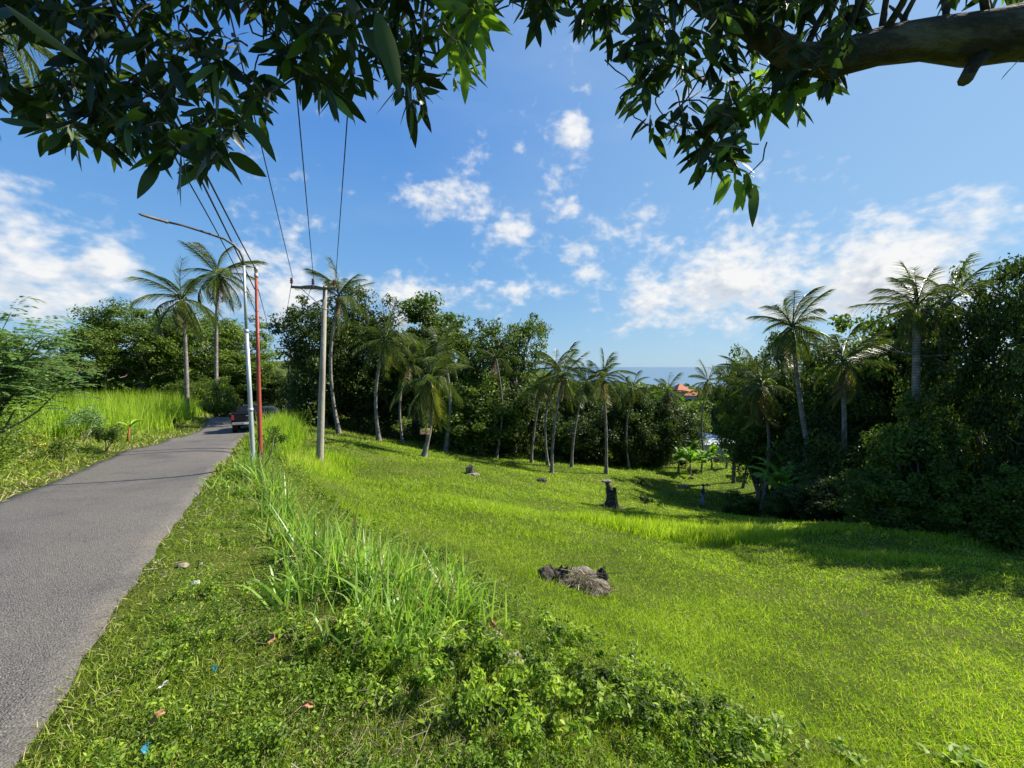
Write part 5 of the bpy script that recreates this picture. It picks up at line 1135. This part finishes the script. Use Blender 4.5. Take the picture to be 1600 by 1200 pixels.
def bank_tangle():
    rs = np.random.RandomState(77); C = []; Rr = []
    for (px, py, n, s) in ((900, 1090, 26, .22), (1000, 1130, 30, .22), (1090, 1160, 26, .2), (800, 1120, 24, .2), (1180, 1190, 16, .18), (900, 1020, 14, .16), (760, 1060, 16, .16), (700, 1090, 14, .15), (560, 1030, 12, .15)):
        c0 = ground_at(px, py)
        for _ in range(n):
            x, y = c0.x + rs.randn() * s, c0.y + rs.randn() * s; r = rs.uniform(.05, .13); C.append((x, y, hz(x, y) + .04 + rs.rand() ** .7 * .24)); Rr.append(r * .85)
    V, T, ti = leaf_cloud(np.array(C), np.array(Rr), 52, .05, rs, .7, .5, .6, .6, .34); g = Geo(); g.add(V, None, T, ti)
    n = 420; k = rs.randint(len(C), size=n); P = np.array(C)[k]; D = rs.randn(n, 3); D[:, 2] = np.abs(D[:, 2]) * .5; V, Q, T2 = ribbons(P, D, rs.uniform(.08, .3, n), .0028, .3 * rs.rand(n), .1, 4, rs=rs, prof='strip'); g.add(V, Q, None, T2)
    tag(g.build('bank_foliage', M['weed']), 'dense tangle of small leaves on the bank between verge and field', 'weeds', kind='stuff')
bank_tangle()

# ------------------------------------------------------------------ mango tree overhead
def mango():
    rs = np.random.RandomState(9); root = Vector((5.6, 2.4, hz(5.6, 2.4)))
    t = empty('mango_tree', root, 'mango tree whose leafy boughs hang across the top of the view', 'tree'); o3 = np.array(root)
    tr = Geo(); fork = np.array([4.9, 2.4, 1.6])
    tr.tube([np.array(p) - o3 for p in ((5.6, 2.4, root.z - .4), (5.6, 2.4, root.z), (5.45, 2.4, root.z + 2.2), (5.1, 2.4, .6), tuple(fork))], [.46, .40, .32, .28, .24], 14, jitter=.08)
    tr.build('trunk', M['mangobark'], t, smooth=True)
    lb = Geo(); d0 = 2.35
    L1 = [fork, np.array(at(1700, 45, 2.4)), np.array(at(1600, 50, d0)), np.array(at(1530, 62, d0)), np.array(at(1450, 62, d0)), np.array(at(1380, 72, d0)), np.array(at(1300, 95, d0)), np.array(at(1240, 90, 2.4)), np.array(at(1170, 40, 2.4)), np.array(at(1100, 5, 2.4)), np.array(at(1020, -60, 2.3))]
    lb.tube([p - o3 for p in L1], [.19, .15, .135, .128, .102, .092, .086, .074, .062, .05, .042], 14, jitter=.10, seed=2)
    lb.tube([np.array(at(1535, 80, d0)) - o3, np.array(at(1520, 105, d0 - .03)) - o3, np.array(at(1508, 126, d0 - .05)) - o3], [.06, .035, .028], 8, jitter=.4)
    L2 = [np.array(at(1020, -60, 2.3)), np.array(at(900, -140, 2.1)), np.array(at(700, -170, 1.9)), np.array(at(450, -120, 1.8)), np.array(at(200, -60, 1.8)), np.array(at(20, 0, 1.9))]
    lb.tube([p - o3 for p in L2], [.045, .042, .038, .03, .022, .012], 9, jitter=.08)
    for k in range(16):
        i0 = rs.randint(2, 9); p0 = np.array(L1[i0]) + (np.array(L1[i0 + 1]) - np.array(L1[i0])) * rs.rand(); e_ = p0 + np.array([rs.randn() * .15, rs.randn() * .12, .3 + .2 * rs.rand()])
        limb(lb, p0 - o3, e_ - o3, .022, .006, rs, 5, .1, 6)
    # whorls (px, py, depth, n leaves, leaf length)
    bl = np.array([(-120, 150), (0, 150), (60, 190), (100, 215), (160, 235), (195, 205), (215, 235), (240, 265), (300, 275), (340, 255), (380, 230), (395, 175), (430, 150), (445, 105), (500, 130), (560, 150), (585, 115), (620, 140), (645, 165), (670, 125), (715, 115), (735, 70), (748, 20), (752, -60)])
    br = np.array([(806, -20), (840, 25), (900, 30), (915, 40), (960, 70), (985, 120), (1000, 175), (1040, 215), (1070, 240), (1120, 260), (1160, 245), (1180, 170), (1230, 165), (1260, 150), (1310, 115), (1330, 60), (1500, 0), (1700, -10)])
    W = []
    for _ in range(350):
        px = rs.uniform(-120, 750); b = np.interp(px, bl[:, 0], bl[:, 1]); py = b - 10 - (b + 200) * rs.rand() ** 1.25
        if rs.rand() < .85 and any(((px - gx) / gr) ** 2 + ((py - gy) / (gr * .7)) ** 2 < 1 for gx, gy, gr in ((55, 95, 60), (430, 60, 50), (330, 55, 32), (250, 150, 36), (535, 75, 30), (120, 165, 30), (395, 120, 34))): continue
        W.append((px, py, rs.uniform(1.6, 2.5), rs.randint(7, 13), rs.uniform(.12, .19)))
    for _ in range(250):
        px = rs.uniform(812, 1330); b = np.interp(px, br[:, 0], br[:, 1]); py = b - 8 - (b + 200) * rs.rand() ** 1.15
        if px < 980 and py > 40 and rs.rand() < .75: continue
        W.append((px, py, rs.uniform(2.0, 2.9), rs.randint(7, 12), rs.uniform(.12, .18)))
    for _ in range(40): W.append((rs.uniform(1300, 1700), rs.uniform(-220, -10), rs.uniform(2.2, 3), 9, .16))
    for w in ((505, 130, 1.6, 11, .17), (335, 215, 1.55, 12, .18), (275, 240, 1.5, 12, .19), (640, 150, 1.7, 8, .16), (60, 160, 1.8, 10, .15), (120, 205, 1.8, 10, .15), (165, 180, 1.8, 9, .15), (710, 115, 2.4, 12, .13), (735, 100, 2.5, 9, .11), (735, 60, 2.4, 10, .12), (700, 60, 2.3, 10, .13),
              (975, 80, 2.2, 7, .17), (1150, 270, 2.3, 10, .17), (1105, 235, 2.2, 8, .17), (1160, 285, 2.3, 7, .14), (1245, 130, 2.5, 8, .18), (1290, 125, 2.6, 9, .16), (1200, 170, 2.3, 6, .19), (1010, 130, 2.3, 9, .15), (1020, 195, 2.3, 9, .15), (845, 20, 2.1, 7, .16)): W.append(w)
    P = []; D = []; Ln = []; tn = []; tws = [Geo(), Geo()]
    for (px, py, d, n, L) in W:
        c = np.array(at(px, py, d)); ax = np.array([rs.randn() * .45, rs.randn() * .35, -1.])
        for k in range(n):
            a = 2.399 * k + rs.rand(); v = ax * rs.uniform(-.1, 1.5) + np.array([math.cos(a), math.sin(a) * .8, 0]) * rs.uniform(.35, 1.05); P.append(c + rs.randn(3) * .022 + v * .02 + np.array([0, 0, .03 * rs.rand()])); D.append(v); Ln.append(L * (.70 if px < 780 else .76) * rs.uniform(.7, 1.3)); tn.append(np.clip((.9 if (px > 670 and px < 770) or (px > 1140 and py > 120) else .45) + .2 * rs.randn(), 0, 1))  # some whorls get a brighter tint that paints them as sunlit
    # twigs: each whorl hangs on a twig coming from nearer the bough
    for (px, py, d, n, L) in W:
        c = np.array(at(px, py, d)); up = np.array(at(px + rs.choice([-1, 1]) * rs.uniform(20, 60), py - rs.uniform(15, 70), d + rs.randn() * .12))
        limb(lb, c - o3, up - o3, .0025, .0045, rs, 6, .14, 5)
    # canopy above the picture, which shades the boughs
    cn = []
    for _ in range(360):
        cn.append((rs.uniform(-3.2, 6.5), rs.uniform(-1.5, 4.6), rs.uniform(2.6, 5.2)))
    cn = np.array(cn); cn = cn[(cn[:, 2] / np.maximum(cn[:, 1], .01) > 1.12) | (cn[:, 1] < 0)]
    for c in cn:
        for k in range(14): a = 2.399 * k; P.append(c + rs.randn(3) * .16); D.append((math.cos(a), math.sin(a), rs.uniform(-.9, .3))); Ln.append(rs.uniform(.16, .26)); tn.append(.5)
    # a few big near leaves
    for (px, py, d, v, L) in ((590, 20, 1.15, (.3, .1, -1), .19), (10, 10, 1.1, (.9, .3, -.6), .19), (0, 185, 1.6, (.9, .1, -.05), .14), (385, 185, 1.5, (.6, 0, -.8), .17), (1180, 290, 2.25, (-.05, 0, -1), .19), (1592, 95, 2.3, (-.55, 0, -.55), .13)):
        P.append(np.array(at(px, py, d))); D.append(v); Ln.append(L); tn.append(.6)
    P = np.array(P) - o3; D = np.array(D); Ln = np.array(Ln); N = len(P)
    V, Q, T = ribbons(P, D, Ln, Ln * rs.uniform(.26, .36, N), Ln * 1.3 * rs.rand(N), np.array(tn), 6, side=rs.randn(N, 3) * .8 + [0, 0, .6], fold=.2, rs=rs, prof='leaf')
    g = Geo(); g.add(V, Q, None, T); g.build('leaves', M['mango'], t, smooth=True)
    lb.build('bough', M['mangobark'], t, smooth=True)
mango()
